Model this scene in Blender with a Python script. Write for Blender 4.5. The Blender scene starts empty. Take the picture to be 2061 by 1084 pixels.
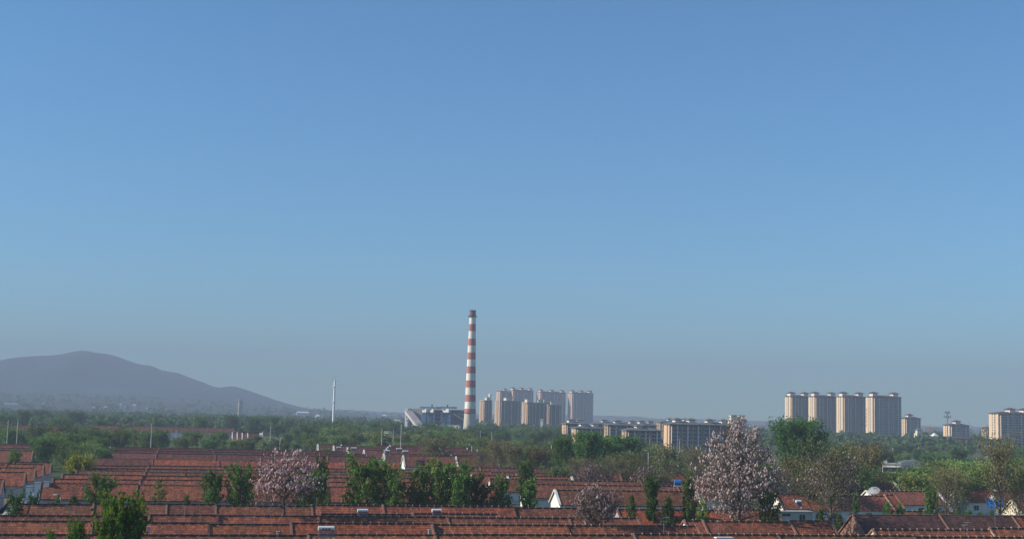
import bpy, math, random
import numpy as np
from mathutils import Matrix, Vector

sc = bpy.context.scene
col = sc.collection
rnd = random.Random(7)

# ------------------------------------------------------------------ camera
CAM_H = 24.0
FPX, CX, CY = 2700.0, 1030.5, 542.0          # focal length and centre in full-photo pixels
PITCH, ROLL = math.radians(6.15), math.radians(1.4)
F = Vector((0, math.cos(PITCH), math.sin(PITCH)))
U0 = Vector((0, -math.sin(PITCH), math.cos(PITCH)))
R0 = Vector((1, 0, 0))
R = R0 * math.cos(ROLL) + U0 * math.sin(ROLL)
U = U0 * math.cos(ROLL) - R0 * math.sin(ROLL)
cd = bpy.data.cameras.new('camera')
cam = bpy.data.objects.new('camera', cd)
col.objects.link(cam)
m4 = Matrix.Identity(4)
for i in range(3):
    m4[i][0] = R[i]; m4[i][1] = U[i]; m4[i][2] = -F[i]
m4[0][3], m4[1][3], m4[2][3] = 0, 0, CAM_H
cam.matrix_world = m4
cd.sensor_width = 36
cd.lens = FPX / 2061 * 36
cd.clip_start = 1
cd.clip_end = 40000
sc.camera = cam

# ------------------------------------------------------------------ sky, sun, exposure
SUN_EL, SUN_BACK = math.radians(28), math.radians(6)
SUN = Vector((-math.cos(SUN_BACK) * math.cos(SUN_EL), -math.sin(SUN_BACK) * math.cos(SUN_EL), math.sin(SUN_EL)))
w = bpy.data.worlds.new("World"); sc.world = w; w.use_nodes = True
nt = w.node_tree
sky = nt.nodes.new('ShaderNodeTexSky'); sky.sky_type = 'NISHITA'; sky.sun_disc = False
sky.sun_elevation = SUN_EL
sky.sun_rotation = math.atan2(SUN.x, SUN.y)
sky.altitude = 0; sky.air_density = 1.0; sky.dust_density = 0.0; sky.ozone_density = 5.0
tint = nt.nodes.new('ShaderNodeMix'); tint.data_type = 'RGBA'; tint.blend_type = 'MULTIPLY'; tint.inputs[0].default_value = 1
tint.inputs[7].default_value = (.69, 1.06, 1.22, 1)          # the camera's cool white balance, same over the whole sky
nt.links.new(sky.outputs[0], tint.inputs[6]); nt.links.new(tint.outputs[2], nt.nodes['Background'].inputs[0])
nt.nodes['Background'].inputs[1].default_value = 0.085
sl = bpy.data.lights.new('sun', 'SUN'); sl.energy = 5.0; sl.angle = math.radians(0.5); sl.color = (1, .90, .76)
so = bpy.data.objects.new('sun', sl); col.objects.link(so)
so.rotation_euler = (-SUN).to_track_quat('-Z', 'Y').to_euler()
so.location = (0, 0, 500)
sc.view_settings.view_transform = 'Standard'
sc.view_settings.look = 'None'
sc.view_settings.gamma = 1
sc.view_settings.exposure = 0.45
sc.view_settings.use_curve_mapping = False
sc.cycles.use_denoising = True
sc.cycles.max_bounces = 6
sc.cycles.diffuse_bounces = 3
sc.cycles.volume_bounces = 1
sc.cycles.transparent_max_bounces = 8

# ------------------------------------------------------------------ projection helpers
def ray(px, py):
    return R * ((px - CX) / FPX) + U * (-(py - CY) / FPX) + F
def on_z(px, py, z):
    d = ray(px, py); k = (z - CAM_H) / d.z
    return d.x * k, d.y * k
def on_y(px, py, Y):
    d = ray(px, py); k = Y / d.y
    return d.x * k, Y, CAM_H + d.z * k
def x_at(px, Y, z):
    q = (px - CX) / FPX; dz = z - CAM_H
    return (q * (Y * F.y + dz * F.z) - Y * R.y - dz * R.z) / (R.x - q * F.x)
A = math.radians(13.5)
UU = Vector((math.cos(A), math.sin(A), 0)); VV = Vector((-math.sin(A), math.cos(A), 0))
def s_at(px, t, z):
    q = (px - CX) / FPX
    a = VV * t + Vector((0, 0, z - CAM_H))
    n = R - F * q
    return -a.dot(n) / UU.dot(n)
def t_of(px, py, z):
    x, y = on_z(px, py, z)
    return VV.x * x + VV.y * y
def W(s, t, z=0):
    p = UU * s + VV * t
    return Vector((p.x, p.y, z))

# ------------------------------------------------------------------ materials
MATS = {}
def newmat(name):
    m = bpy.data.materials.new(name); m.use_nodes = True
    m.node_tree.nodes.clear(); MATS[name] = m
    return m, m.node_tree
def N(t, k, **kw):
    n = t.nodes.new(k)
    for a, b in kw.items():
        if a.startswith('i_'): n.inputs[a[2:].replace('_', ' ')].default_value = b
        else: setattr(n, a, b)
    return n
def plain(name, c, rough=.8, noise=.25, scale=1.0, metal=0.0, spec=.3, tint=False, streak=False):
    m, t = newmat(name); L = t.links.new
    out = N(t, 'ShaderNodeOutputMaterial'); b = N(t, 'ShaderNodeBsdfPrincipled')
    b.inputs['Roughness'].default_value = rough; b.inputs['Metallic'].default_value = metal
    b.inputs['Specular IOR Level'].default_value = spec
    tc = N(t, 'ShaderNodeTexCoord'); no = N(t, 'ShaderNodeTexNoise'); no.inputs['Scale'].default_value = scale
    no.inputs['Detail'].default_value = 5
    src = tc.outputs['Object']
    if streak:
        mp = N(t, 'ShaderNodeMapping'); mp.inputs['Scale'].default_value = (1, 1, .12); L(src, mp.inputs[0]); src = mp.outputs[0]
    L(src, no.inputs['Vector'])
    mr = N(t, 'ShaderNodeMapRange'); mr.inputs['From Min'].default_value = .3; mr.inputs['From Max'].default_value = .7
    mr.inputs['To Min'].default_value = 1 - noise; mr.inputs['To Max'].default_value = 1 + noise
    L(no.outputs[0], mr.inputs[0])
    mx = N(t, 'ShaderNodeMix', data_type='RGBA', blend_type='MULTIPLY'); mx.inputs[0].default_value = 1
    mx.inputs[6].default_value = (*c, 1)
    L(mr.outputs[0], mx.inputs[7]); res = mx.outputs[2]
    if tint:
        oi = N(t, 'ShaderNodeObjectInfo'); m2 = N(t, 'ShaderNodeMix', data_type='RGBA', blend_type='MULTIPLY'); m2.inputs[0].default_value = 1
        L(res, m2.inputs[6]); L(oi.outputs['Color'], m2.inputs[7]); res = m2.outputs[2]
    L(res, b.inputs['Base Color']); L(b.outputs[0], out.inputs[0])
    return m

def tiles():
    m, t = newmat('clay_tiles'); L = t.links.new
    out = N(t, 'ShaderNodeOutputMaterial'); b = N(t, 'ShaderNodeBsdfPrincipled')
    b.inputs['Roughness'].default_value = .85; b.inputs['Specular IOR Level'].default_value = .25
    tc = N(t, 'ShaderNodeTexCoord')
    br = N(t, 'ShaderNodeTexBrick'); br.offset = .5
    br.inputs['Scale'].default_value = 1; br.inputs['Brick Width'].default_value = .42; br.inputs['Row Height'].default_value = .46
    br.inputs['Mortar Size'].default_value = .035; br.inputs['Mortar Smooth'].default_value = .6; br.inputs['Bias'].default_value = 0
    br.inputs['Color1'].default_value = (.60, .62, .66, 1); br.inputs['Color2'].default_value = (1.35, 1.28, 1.2, 1); br.inputs['Mortar'].default_value = (.32, .3, .3, 1)
    L(tc.outputs['Object'], br.inputs['Vector'])
    no = N(t, 'ShaderNodeTexNoise'); no.inputs['Scale'].default_value = .35; no.inputs['Detail'].default_value = 7; no.inputs['Roughness'].default_value = .65
    oi = N(t, 'ShaderNodeObjectInfo')
    va = N(t, 'ShaderNodeVectorMath', operation='ADD'); L(tc.outputs['Object'], va.inputs[0])
    ml = N(t, 'ShaderNodeMath', operation='MULTIPLY'); ml.inputs[1].default_value = 300; L(oi.outputs['Random'], ml.inputs[0]); L(ml.outputs[0], va.inputs[1])
    L(va.outputs[0], no.inputs['Vector'])
    cr = N(t, 'ShaderNodeValToRGB'); cr.color_ramp.elements[0].position = .33; cr.color_ramp.elements[1].position = .68
    cr.color_ramp.elements[0].color = (.74, .76, .78, 1); cr.color_ramp.elements[1].color = (1.16, 1.07, 1.0, 1)
    L(no.outputs[0], cr.inputs[0])
    # lichen and soot runs
    mp = N(t, 'ShaderNodeMapping'); mp.inputs['Scale'].default_value = (1.4, .25, .25); L(va.outputs[0], mp.inputs[0])
    n2 = N(t, 'ShaderNodeTexNoise'); n2.inputs['Scale'].default_value = .8; n2.inputs['Detail'].default_value = 6; L(mp.outputs[0], n2.inputs['Vector'])
    c2 = N(t, 'ShaderNodeValToRGB'); c2.color_ramp.elements[0].position = .38; c2.color_ramp.elements[1].position = .6
    c2.color_ramp.elements[0].color = (.68, .72, .74, 1); c2.color_ramp.elements[1].color = (1.06, 1.03, 1, 1)
    L(n2.outputs[0], c2.inputs[0])
    def mul(a, b_):
        x = N(t, 'ShaderNodeMix', data_type='RGBA', blend_type='MULTIPLY'); x.inputs[0].default_value = 1; L(a, x.inputs[6]); L(b_, x.inputs[7]); return x.outputs[2]
    c = mul(mul(mul(oi.outputs['Color'], br.outputs[0]), cr.outputs[0]), c2.outputs[0])
    L(c, b.inputs['Base Color'])
    bp = N(t, 'ShaderNodeBump'); bp.inputs['Strength'].default_value = .7; bp.inputs['Distance'].default_value = .06
    L(br.outputs['Fac'], bp.inputs['Height']); bp.invert = True; L(bp.outputs[0], b.inputs['Normal'])
    L(b.outputs[0], out.inputs[0])
    return m

def foliage(name, dark, light, trans=.25, scale=.8):
    m, t = newmat(name); L = t.links.new
    out = N(t, 'ShaderNodeOutputMaterial')
    tc = N(t, 'ShaderNodeTexCoord'); oi = N(t, 'ShaderNodeObjectInfo')
    va = N(t, 'ShaderNodeVectorMath', operation='ADD'); L(tc.outputs['Object'], va.inputs[0])
    ml = N(t, 'ShaderNodeMath', operation='MULTIPLY'); ml.inputs[1].default_value = 100; L(oi.outputs['Random'], ml.inputs[0]); L(ml.outputs[0], va.inputs[1])
    no = N(t, 'ShaderNodeTexNoise'); no.inputs['Scale'].default_value = scale; no.inputs['Detail'].default_value = 4; L(va.outputs[0], no.inputs['Vector'])
    cr = N(t, 'ShaderNodeValToRGB'); cr.color_ramp.elements[0].position = .32; cr.color_ramp.elements[1].position = .7
    cr.color_ramp.elements[0].color = (*dark, 1); cr.color_ramp.elements[1].color = (*light, 1); L(no.outputs[0], cr.inputs[0])
    hs = N(t, 'ShaderNodeHueSaturation')
    mr = N(t, 'ShaderNodeMapRange'); mr.inputs['To Min'].default_value = .7; mr.inputs['To Max'].default_value = 1.3; L(oi.outputs['Random'], mr.inputs[0]); L(mr.outputs[0], hs.inputs['Value'])
    L(cr.outputs[0], hs.inputs['Color'])
    m2 = N(t, 'ShaderNodeMix', data_type='RGBA', blend_type='MULTIPLY'); m2.inputs[0].default_value = 1
    L(hs.outputs[0], m2.inputs[6]); L(oi.outputs['Color'], m2.inputs[7])
    d = N(t, 'ShaderNodeBsdfDiffuse'); tr = N(t, 'ShaderNodeBsdfTranslucent'); mi = N(t, 'ShaderNodeMixShader'); mi.inputs[0].default_value = trans
    L(m2.outputs[2], d.inputs[0]); L(m2.outputs[2], tr.inputs[0]); L(d.outputs[0], mi.inputs[1]); L(tr.outputs[0], mi.inputs[2]); L(mi.outputs[0], out.inputs[0])
    return m

M_TILE = tiles()
M_RIDGE = plain('ridge_tiles', (.075, .05, .042), noise=.4)
M_JOINT = plain('ridge_mortar', (.27, .21, .17), noise=.3)
M_VERGE = plain('verge_mortar', (.26, .135, .095), noise=.3)
M_WHITE = plain('white_plaster', (.74, .72, .66), noise=.12, scale=.5, streak=True)
M_GREYW = plain('grey_plaster', (.36, .36, .35), noise=.2, scale=.6, streak=True)
M_CREAM = plain('cream_plaster', (.62, .55, .40), noise=.15, scale=.5, streak=True)
M_BRICKW = plain('red_brick', (.25, .13, .09), noise=.25, scale=2)
M_GLASS = plain('window_glass', (.03, .04, .05), rough=.15, noise=.1, spec=.6)
M_FRAME = plain('window_frame', (.55, .55, .55), noise=.1)
M_DOOR = plain('door_paint', (.12, .06, .04), noise=.2)
M_CONC = plain('concrete', (.38, .37, .34), noise=.2, scale=.8, streak=True)
M_POLE = plain('concrete_pole', (.50, .48, .44), noise=.15, scale=1, streak=True)
M_WPAINT = plain('white_steel', (.82, .82, .80), rough=.45, noise=.05)
M_BARK = plain('bark', (.085, .065, .05), noise=.35, scale=3)
M_PBARK = plain('grey_bark', (.13, .11, .095), noise=.3, scale=2)
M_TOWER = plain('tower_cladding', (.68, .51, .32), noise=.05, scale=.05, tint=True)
M_TSHADE = plain('tower_shade_grey', (.30, .29, .28), noise=.12, scale=.2, tint=True)  # cream walls turned grey: shade of the camera side is in the colour
M_TROOF = plain('tower_roof_tiles', (.11, .045, .04), noise=.2, scale=.3)
M_DROOF = plain('dark_roof', (.15, .15, .16), noise=.2, scale=.3)
M_STEEL = plain('steel', (.3, .3, .3), rough=.4, metal=.6)
M_BLUE = plain('blue_sheet', (.075, .16, .32), noise=.15, scale=.3, rough=.5)
M_BLUET = plain('blue_tarpaulin', (.04, .17, .42), noise=.2, scale=1, rough=.5)
M_RED = plain('red_band_paint', (.43, .14, .12), noise=.25, scale=.35, streak=True)
M_BAND = plain('white_band_paint', (.74, .71, .63), noise=.2, scale=.35, streak=True)
M_SOOT = plain('sooty_red_paint', (.16, .075, .065), noise=.5, scale=.5, streak=True)
M_STACK = plain('chimney_concrete', (.50, .46, .38), noise=.16, scale=.3, streak=True)
M_BLACK = plain('dark_metal', (.03, .03, .03), noise=.2)
M_TUBE = plain('solar_tubes', (.02, .02, .03), rough=.2, noise=.2, spec=.7)
M_ORANGE = plain('crane_paint', (.5, .16, .1), noise=.1)
M_LETTER = plain('red_lettering', (.35, .03, .04), noise=.1)
M_WIRE = plain('cable_rubber', (.02, .02, .02), noise=.1)
F_DARK = foliage('leaves_dark_green', (.036, .085, .022), (.18, .29, .078), .4, 1.5)
F_NEAR = foliage('leaves_fresh_green', (.035, .09, .012), (.17, .30, .045), .4, 1.8)
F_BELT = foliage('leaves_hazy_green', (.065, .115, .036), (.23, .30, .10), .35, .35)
F_BROWN = foliage('budding_twigs', (.085, .092, .042), (.24, .26, .12), .3, .5)
F_YEL = foliage('yellow_leaves', (.12, .15, .015), (.33, .33, .04), .3, 1.2)
F_BLOS = foliage('pale_blossom', (.36, .27, .26), (.66, .55, .51), .25, 1.6)
F_TWIG = foliage('brown_capsules', (.085, .06, .048), (.19, .14, .11), .2, 1.0)

# ------------------------------------------------------------------ mesh helpers
class MB:
    def __init__(s): s.v = []; s.f = []
    def poly(s, pts, faces):
        n = len(s.v); s.v += [tuple(p) for p in pts]; s.f += [tuple(n + i for i in f) for f in faces]
    def box(s, x0, x1, y0, y1, z0, z1):
        s.poly([(x0, y0, z0), (x1, y0, z0), (x1, y1, z0), (x0, y1, z0), (x0, y0, z1), (x1, y0, z1), (x1, y1, z1), (x0, y1, z1)],
               [(3, 2, 1, 0), (4, 5, 6, 7), (0, 1, 5, 4), (1, 2, 6, 5), (2, 3, 7, 6), (3, 0, 4, 7)])
    def prism(s, prof, x0, x1):           # profile in (y, z), extruded along x
        n = len(prof)
        s.poly([(x0, y, z) for y, z in prof] + [(x1, y, z) for y, z in prof],
               [tuple(range(n))[::-1], tuple(range(n, 2 * n))] + [(i, (i + 1) % n, n + (i + 1) % n, n + i) for i in range(n)])
    def tube(s, p, q, r0, r1=None, k=8, caps=True):
        r1 = r0 if r1 is None else r1
        p = Vector(p); q = Vector(q); d = q - p
        if d.length < 1e-6: return
        d.normalize(); a = d.orthogonal().normalized(); b = d.cross(a)
        pts = []
        for c, r in ((p, r0), (q, r1)):
            for i in range(k):
                an = 2 * math.pi * i / k; pts.append(c + a * (r * math.cos(an)) + b * (r * math.sin(an)))
        fs = [(i, (i + 1) % k, k + (i + 1) % k, k + i) for i in range(k)]
        if caps: fs += [tuple(range(k))[::-1], tuple(range(k, 2 * k))]
        s.poly(pts, fs)
    def hip(s, x0, x1, y0, y1, z, h, o=1.0, rid=.35, thick=.35):
        x0 -= o; x1 += o; y0 -= o; y1 += o
        w_ = min(x1 - x0, y1 - y0) / 2 * (1 - rid * 0)
        cx0, cx1, cy0, cy1 = x0 + w_, x1 - w_, y0 + w_, y1 - w_
        s.poly([(x0, y0, z), (x1, y0, z), (x1, y1, z), (x0, y1, z), (x0, y0, z + thick), (x1, y0, z + thick), (x1, y1, z + thick), (x0, y1, z + thick),
                (cx0, cy0, z + h), (cx1, cy0, z + h), (cx1, cy1, z + h), (cx0, cy1, z + h)],
               [(3, 2, 1, 0), (0, 1, 5, 4), (1, 2, 6, 5), (2, 3, 7, 6), (3, 0, 4, 7), (4, 5, 9, 8), (5, 6, 10, 9), (6, 7, 11, 10), (7, 4, 8, 11), (8, 9, 10, 11)])
    def mesh(s, name):
        me = bpy.data.meshes.new(name); me.from_pydata(s.v, [], s.f); me.validate(); me.update(); return me
    def build(s, name, m, parent=None, smooth=False):
        return link(name, s.mesh(name), m, parent, smooth)
def link(name, me, m, parent=None, smooth=False):
    if m is not None and not me.materials: me.materials.append(m)
    if smooth: me.polygons.foreach_set('use_smooth', [True] * len(me.polygons))
    o = bpy.data.objects.new(name, me); col.objects.link(o)
    if parent is not None: o.parent = parent
    return o
def quads_mesh(name, v, mat):
    """v: (n*4,3) array of quads"""
    n = len(v) // 4
    me = bpy.data.meshes.new(name); me.vertices.add(len(v)); me.vertices.foreach_set('co', v.astype(np.float32).ravel())
    me.loops.add(4 * n); me.loops.foreach_set('vertex_index', np.arange(4 * n, dtype=np.int32))
    me.polygons.add(n); me.polygons.foreach_set('loop_start', np.arange(0, 4 * n, 4, dtype=np.int32))
    me.update(calc_edges=True); me.materials.append(mat); return me
def thing(name, label, cat, loc=(0, 0, 0), rz=0, group=None):
    assert 4 <= len(label.split()) <= 16 or print('LONG', len(label.split()), label) is None, label
    o = bpy.data.objects.new(name, None); col.objects.link(o); o.empty_display_size = .5
    o.location = loc; o.rotation_euler = (0, 0, rz); o['label'] = label; o['category'] = cat
    if group: o['group'] = group
    return o
def tag(o, label, cat, group=None):
    o['label'] = label; o['category'] = cat
    if group: o['group'] = group
    return o
def structure(name, mb, m):
    o = mb.build(name, m) if isinstance(mb, MB) else link(name, mb, m)
    o['kind'] = 'structure'; return o
ORD = ['first', 'second', 'third', 'fourth', 'fifth', 'sixth', 'seventh', 'eighth', 'ninth', 'tenth', 'eleventh', 'twelfth', 'thirteenth', 'fourteenth',
       'fifteenth', 'sixteenth', 'seventeenth', 'eighteenth', 'nineteenth', 'twentieth']

LANDM = [(-30, 'the leftmost pole'), (36, 'the second left pole'), (90, 'the triple pole'), (170, 'the pale barn gables'), (240, 'the gap between the barns'), (306, 'the paired tall poles'), (360, 'the short armed pole'), (402, 'the left curved lamp'),
         (480, 'the four far gables'), (545, 'the slim pole above the blossom'), (610, 'the gap left of the white mast'), (670, 'the white mast'), (727, 'the thin far pole'), (769, 'the white hut'), (808, 'the white plant tower'), (849, 'the coal conveyor'), (895, 'the boiler house'), (945, 'the striped chimney'),
         (980, 'the tan tower with the tank'), (1025, 'the stepped tan tower'), (1065, 'the broad sunlit tower'), (1110, 'the rightmost tan tower'), (1160, 'the left six storey block'), (1210, 'the second six storey block'), (1265, 'the bushiest feathery tree'), (1308, 'the curved lamp by the blocks'), (1345, 'the broad cream gable'),
         (1400, 'the long dark block'), (1450, 'the left skirt of the tall blossom'), (1530, 'the right side of the tall blossom'), (1600, 'the leftmost tall tower'), (1660, 'the second tall tower'), (1715, 'the third tall tower'), (1780, 'the tower with lettering'), (1820, 'the white flat building'), (1848, 'the belfry'), (1880, 'the tower crane'),
         (1930, 'the short yellow block'), (1975, 'the gap before the last tower'), (2030, 'the last tower')]
def spot(px): return min(LANDM, key=lambda a: abs(a[0] - px))[1]
# ------------------------------------------------------------------ ground, road, mountain
def ground_mat():
    m, t = newmat('field_ground'); L = t.links.new
    out = N(t, 'ShaderNodeOutputMaterial'); b = N(t, 'ShaderNodeBsdfPrincipled'); b.inputs['Roughness'].default_value = .95; b.inputs['Specular IOR Level'].default_value = .1
    tc = N(t, 'ShaderNodeTexCoord')
    n1 = N(t, 'ShaderNodeTexVoronoi'); n1.inputs['Scale'].default_value = .006; L(tc.outputs['Object'], n1.inputs['Vector'])
    n2 = N(t, 'ShaderNodeTexNoise'); n2.inputs['Scale'].default_value = .12; n2.inputs['Detail'].default_value = 8; L(tc.outputs['Object'], n2.inputs['Vector'])
    sp = N(t, 'ShaderNodeSeparateColor'); L(n1.outputs['Color'], sp.inputs[0])
    cr = N(t, 'ShaderNodeValToRGB'); e = cr.color_ramp.elements
    e[0].position = 0; e[0].color = (.05, .075, .03, 1); e[1].position = 1; e[1].color = (.19, .15, .10, 1)
    x = e.new(.5); x.color = (.075, .095, .04, 1); x = e.new(.75); x.color = (.13, .12, .075, 1)
    L(sp.outputs[0], cr.inputs[0])
    mx = N(t, 'ShaderNodeMix', data_type='RGBA', blend_type='MULTIPLY'); mx.inputs[0].default_value = 1
    mr = N(t, 'ShaderNodeMapRange'); mr.inputs['To Min'].default_value = .55; mr.inputs['To Max'].default_value = 1.4; L(n2.outputs[0], mr.inputs[0])
    L(cr.outputs[0], mx.inputs[6]); L(mr.outputs[0], mx.inputs[7]); L(mx.outputs[2], b.inputs['Base Color']); L(b.outputs[0], out.inputs[0])
    return m
g = MB(); g.poly([(-5200, -600, 0), (5200, -600, 0), (5200, 8700, 0), (-5200, 8700, 0)], [(0, 1, 2, 3)])
structure('ground', g, ground_mat())

def horizon_y(px): return 833 + (px - 1030) * .0245
PROF = [(-700, 700), (-420, 716), (-200, 732), (-80, 722), (0, 725), (22, 728.5), (34, 722), (45, 718), (70, 716), (100, 715), (135, 711), (150, 707), (165, 704.5), (180, 706), (200, 710), (215, 711), (235, 716), (250, 722), (280, 732),
        (305, 735), (325, 744), (345, 747), (360, 750), (385, 760), (410, 769), (428, 777), (446, 779.5), (458, 777), (470, 776), (485, 780), (500, 785), (520, 792), (540, 799), (560, 806), (580, 812), (598, 817), (615, 822)]
def mountain():
    rr = np.random.RandomState(3)
    D = 6200.0
    xs = []; hs = []
    for px, py in PROF:
        X, Y, Z = on_y(px, py, D); xs.append(X); hs.append(max(Z, 0))
    xs = np.array(xs); hs = np.array(hs)
    gx = np.linspace(xs[0], xs[-1] + 50, 260); gy = np.linspace(-2000, 1600, 110)
    H = np.interp(gx, xs, hs)
    Hs = np.convolve(np.pad(H, 9, 'edge'), np.ones(19) / 19, 'valid')
    V = []; F_ = []
    nx, ny = len(gx), len(gy)
    ph = rr.rand(40) * 6.28
    for j, y in enumerate(gy):
        s_ = abs(y) / (2000 if y < 0 else 1600)
        base = (1 - s_) ** 1.5 * (1 + .15 * math.sin(5 * s_))
        k = min(1, s_ * 5)
        hh = (H * (1 - k) + Hs * k) * base
        gul = sum(np.sin(gx * (.004 + .0035 * i) + ph[i] + y * .0008 * (i - 3)) / (i + 1) for i in range(6))
        hh = hh * (1 + .14 * gul * min(1, s_ * 2.0) * (1 - s_)) - 2 * (s_ > .99)
        # slide sideways with distance so that the silhouette column keeps its bearing
        for i in range(nx): V.append((gx[i] * (D + y * .35) / D, D + y, max(hh[i], -1)))
    for j in range(ny - 1):
        for i in range(nx - 1):
            a = j * nx + i; F_.append((a, a + 1, a + nx + 1, a + nx))
    me = bpy.data.meshes.new('mountain'); me.from_pydata(V, [], F_); me.update()
    me.polygons.foreach_set('use_smooth', [True] * len(me.polygons))
    structure('mountain', me, plain('hazed_scrub', (.022, .046, .062), noise=.6, scale=.003))  # blue of the distance haze is mixed into the scrub colour
mountain()
def rise(x, d):
    a = min(1, max(0, (d - 2300) / 2500)); b_ = min(1, max(0, (-x - 250) / 1100)); return 46 * a * a * (3 - 2 * a) * b_ * b_ * (3 - 2 * b_) + .05
def foothills():
    V = []; F_ = []; xs_ = np.linspace(-4200, -200, 50); ys_ = np.linspace(2300, 5900, 40)
    for y in ys_:
        for x in xs_: V.append((x, y, rise(x, y) * (1 if y < 5800 else 0) ))
    for j in range(39):
        for i in range(49): a = j * 50 + i; F_.append((a, a + 1, a + 51, a + 50))
    me = bpy.data.meshes.new('foothills'); me.from_pydata(V, [], F_); me.update(); structure('foothills', me, plain('foothill_fields', (.034, .052, .04), noise=.5, scale=.012))
foothills()
def low_hills():
    rr = np.random.RandomState(9); V = []; F_ = []
    gx = np.linspace(-5100, 5100, 300); n = len(gx)
    H = 22 + 5 * np.sin(gx * .0013 + 1) + 4 * np.sin(gx * .0041) + 3 * np.sin(gx * .011) + rr.randn(n) * 1.4
    for y, k in ((7700, 0), (8100, .8), (8300, 1), (8650, 0)):
        for i in range(n): V.append((gx[i], y, H[i] * k - .5))
    for j in range(3):
        for i in range(n - 1):
            a = j * n + i; F_.append((a, a + 1, a + n + 1, a + n))
    me = bpy.data.meshes.new('hills'); me.from_pydata(V, [], F_); me.update()
    structure('hills', me, MATS['hazed_scrub'])  # same scrub colour with haze blue in it
low_hills()

# ------------------------------------------------------------------ houses
C_BROWN = (.27, .107, .066); C_RED = (.35, .123, .070); C_BRIGHT = (.39, .118, .062); C_DARK = (.13, .070, .058); C_FAR = (.24, .09, .072)
HOUSES = 0
def house(s0, s1, t, label, tint, zr=6.3, ze=3.1, hd=4.6, wall=None, end_l=False, end_r=False, ridge='dark', detail=2, windows=False, group=None, parapet=False):
    global HOUSES; HOUSES += 1
    dz_ = rnd.uniform(-.18, .18) if detail >= 2 else 0; zr += dz_; ze += dz_; t += rnd.uniform(-.25, .25) if detail >= 2 else 0
    L = s1 - s0; c = W((s0 + s1) / 2, t)
    h = thing('tiled_house', label, 'house', c, A, group)
    wall = wall or M_GREYW
    x0, x1 = -L / 2 + .03, L / 2 - .03
    wd = hd - .45; drop = (zr - ze) * (wd / hd)
    b = MB(); b.prism([(-wd, 0), (wd, 0), (wd, zr - drop - .2), (0, zr - .2), (-wd, zr - drop - .2)], x0 + .02, x1 - .02)
    b.build('wall', wall, h)
    r = MB(); T = .16
    r.prism([(-hd, ze), (0, zr), (hd, ze), (hd, ze - T), (0, zr - T), (-hd, ze - T)], x0 - (.18 if end_l else 0), x1 + (.18 if end_r else 0))
    ro = r.build('roof', M_TILE, h); ro.color = (*tint, 1)
    q = MB(); q.box(x0, x1, -.12, .12, zr - .02, zr + (.15 if ridge == 'dark' else .10))
    rc = q.build('ridge_cap', M_RIDGE if ridge == 'dark' else M_JOINT, h)
    if detail >= 2:
        j = MB(); n = max(2, int(L / 1.35))
        for i in range(n + 1):
            x = x0 + .1 + (x1 - x0 - .2) * i / n + rnd.uniform(-.05, .05)
            j.box(x - .075, x + .075, -.22, .22, zr - .06, zr + .17 + rnd.uniform(.04, .14))
        jo = j.build('ridge_joint', M_JOINT if ridge == 'dark' else M_RIDGE, h); jo['kind'] = 'stuff'
    def verge(x):
        v = MB(); k = .17
        for sg in (-1, 1):
            pr = [(0, zr - .05), (sg * (hd + .05), ze - .05), (sg * (hd + .05), ze + k), (0, zr + k + .03)]
            v.prism(pr if sg > 0 else pr[::-1], x - (.35 if parapet else .17), x + (.3 if parapet else .17))
        v.build('verge_cap', wall if (parapet and wall is not M_GREYW) else M_VERGE, h)
    if detail >= 1:
        verge(x0 + (0 if not end_l else -.1))
        if end_r: verge(x1 + .1)
    if windows:
        n = max(1, int(L / 4.2))
        for i in range(n):
            x = x0 + (i + .5) * (x1 - x0) / n
            if i % 3 == 1:
                d = MB(); d.box(x - .5, x + .5, -wd - .06, -wd + .02, .05, 2.2); d.build('door', M_DOOR, h)
            else:
                d = MB(); d.box(x - .8, x + .8, -wd - .07, -wd + .02, 1.0, 2.4); f = d.build('window', M_FRAME, h)
                for k in (-1, 1):
                    e = MB(); e.box(x + k * .38 - .33, x + k * .38 + .33, -wd - .09, -wd - .06, 1.08, 2.32); e.build('pane', M_GLASS, f)
    return h
def jit(c, a=.14):
    k = 1 + rnd.uniform(-a, a); return (c[0] * k, c[1] * k * (1 + rnd.uniform(-.05, .08)), c[2] * k * (1 + rnd.uniform(-.08, .1)))
def row(py, pxr, px0, px1, rowlabel, tint, unit=21.0, s_ref=-9.0, zr=6.3, cuts=None, colname='red brown', **kw):
    t = t_of(pxr, py, zr)
    sa, sb = s_at(px0, t, zr), s_at(px1, t, zr)
    if cuts is not None: bs = [sa] + [s_at(c, t, zr) for c in cuts] + [sb]
    else:
        bs = [sa]; k = math.ceil((sa - s_ref) / unit + .35)
        while s_ref + k * unit < sb - unit * .35:
            bs.append(s_ref + k * unit + rnd.uniform(-.8, .8)); k += 1
        bs.append(sb)
    out = []
    n = len(bs) - 1
    for i in range(n):
        nm = ORD[i] + ' from left' if n > 1 else 'alone'
        tc_ = tint(i) if callable(tint) else tint
        out.append(house(bs[i], bs[i + 1], t, '%s house, %s in %s' % (colname, nm, rowlabel), jit(tc_), zr=zr,
                         end_l=(i == 0), end_r=(i == n - 1), **kw))
    return t, bs, out

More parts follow.
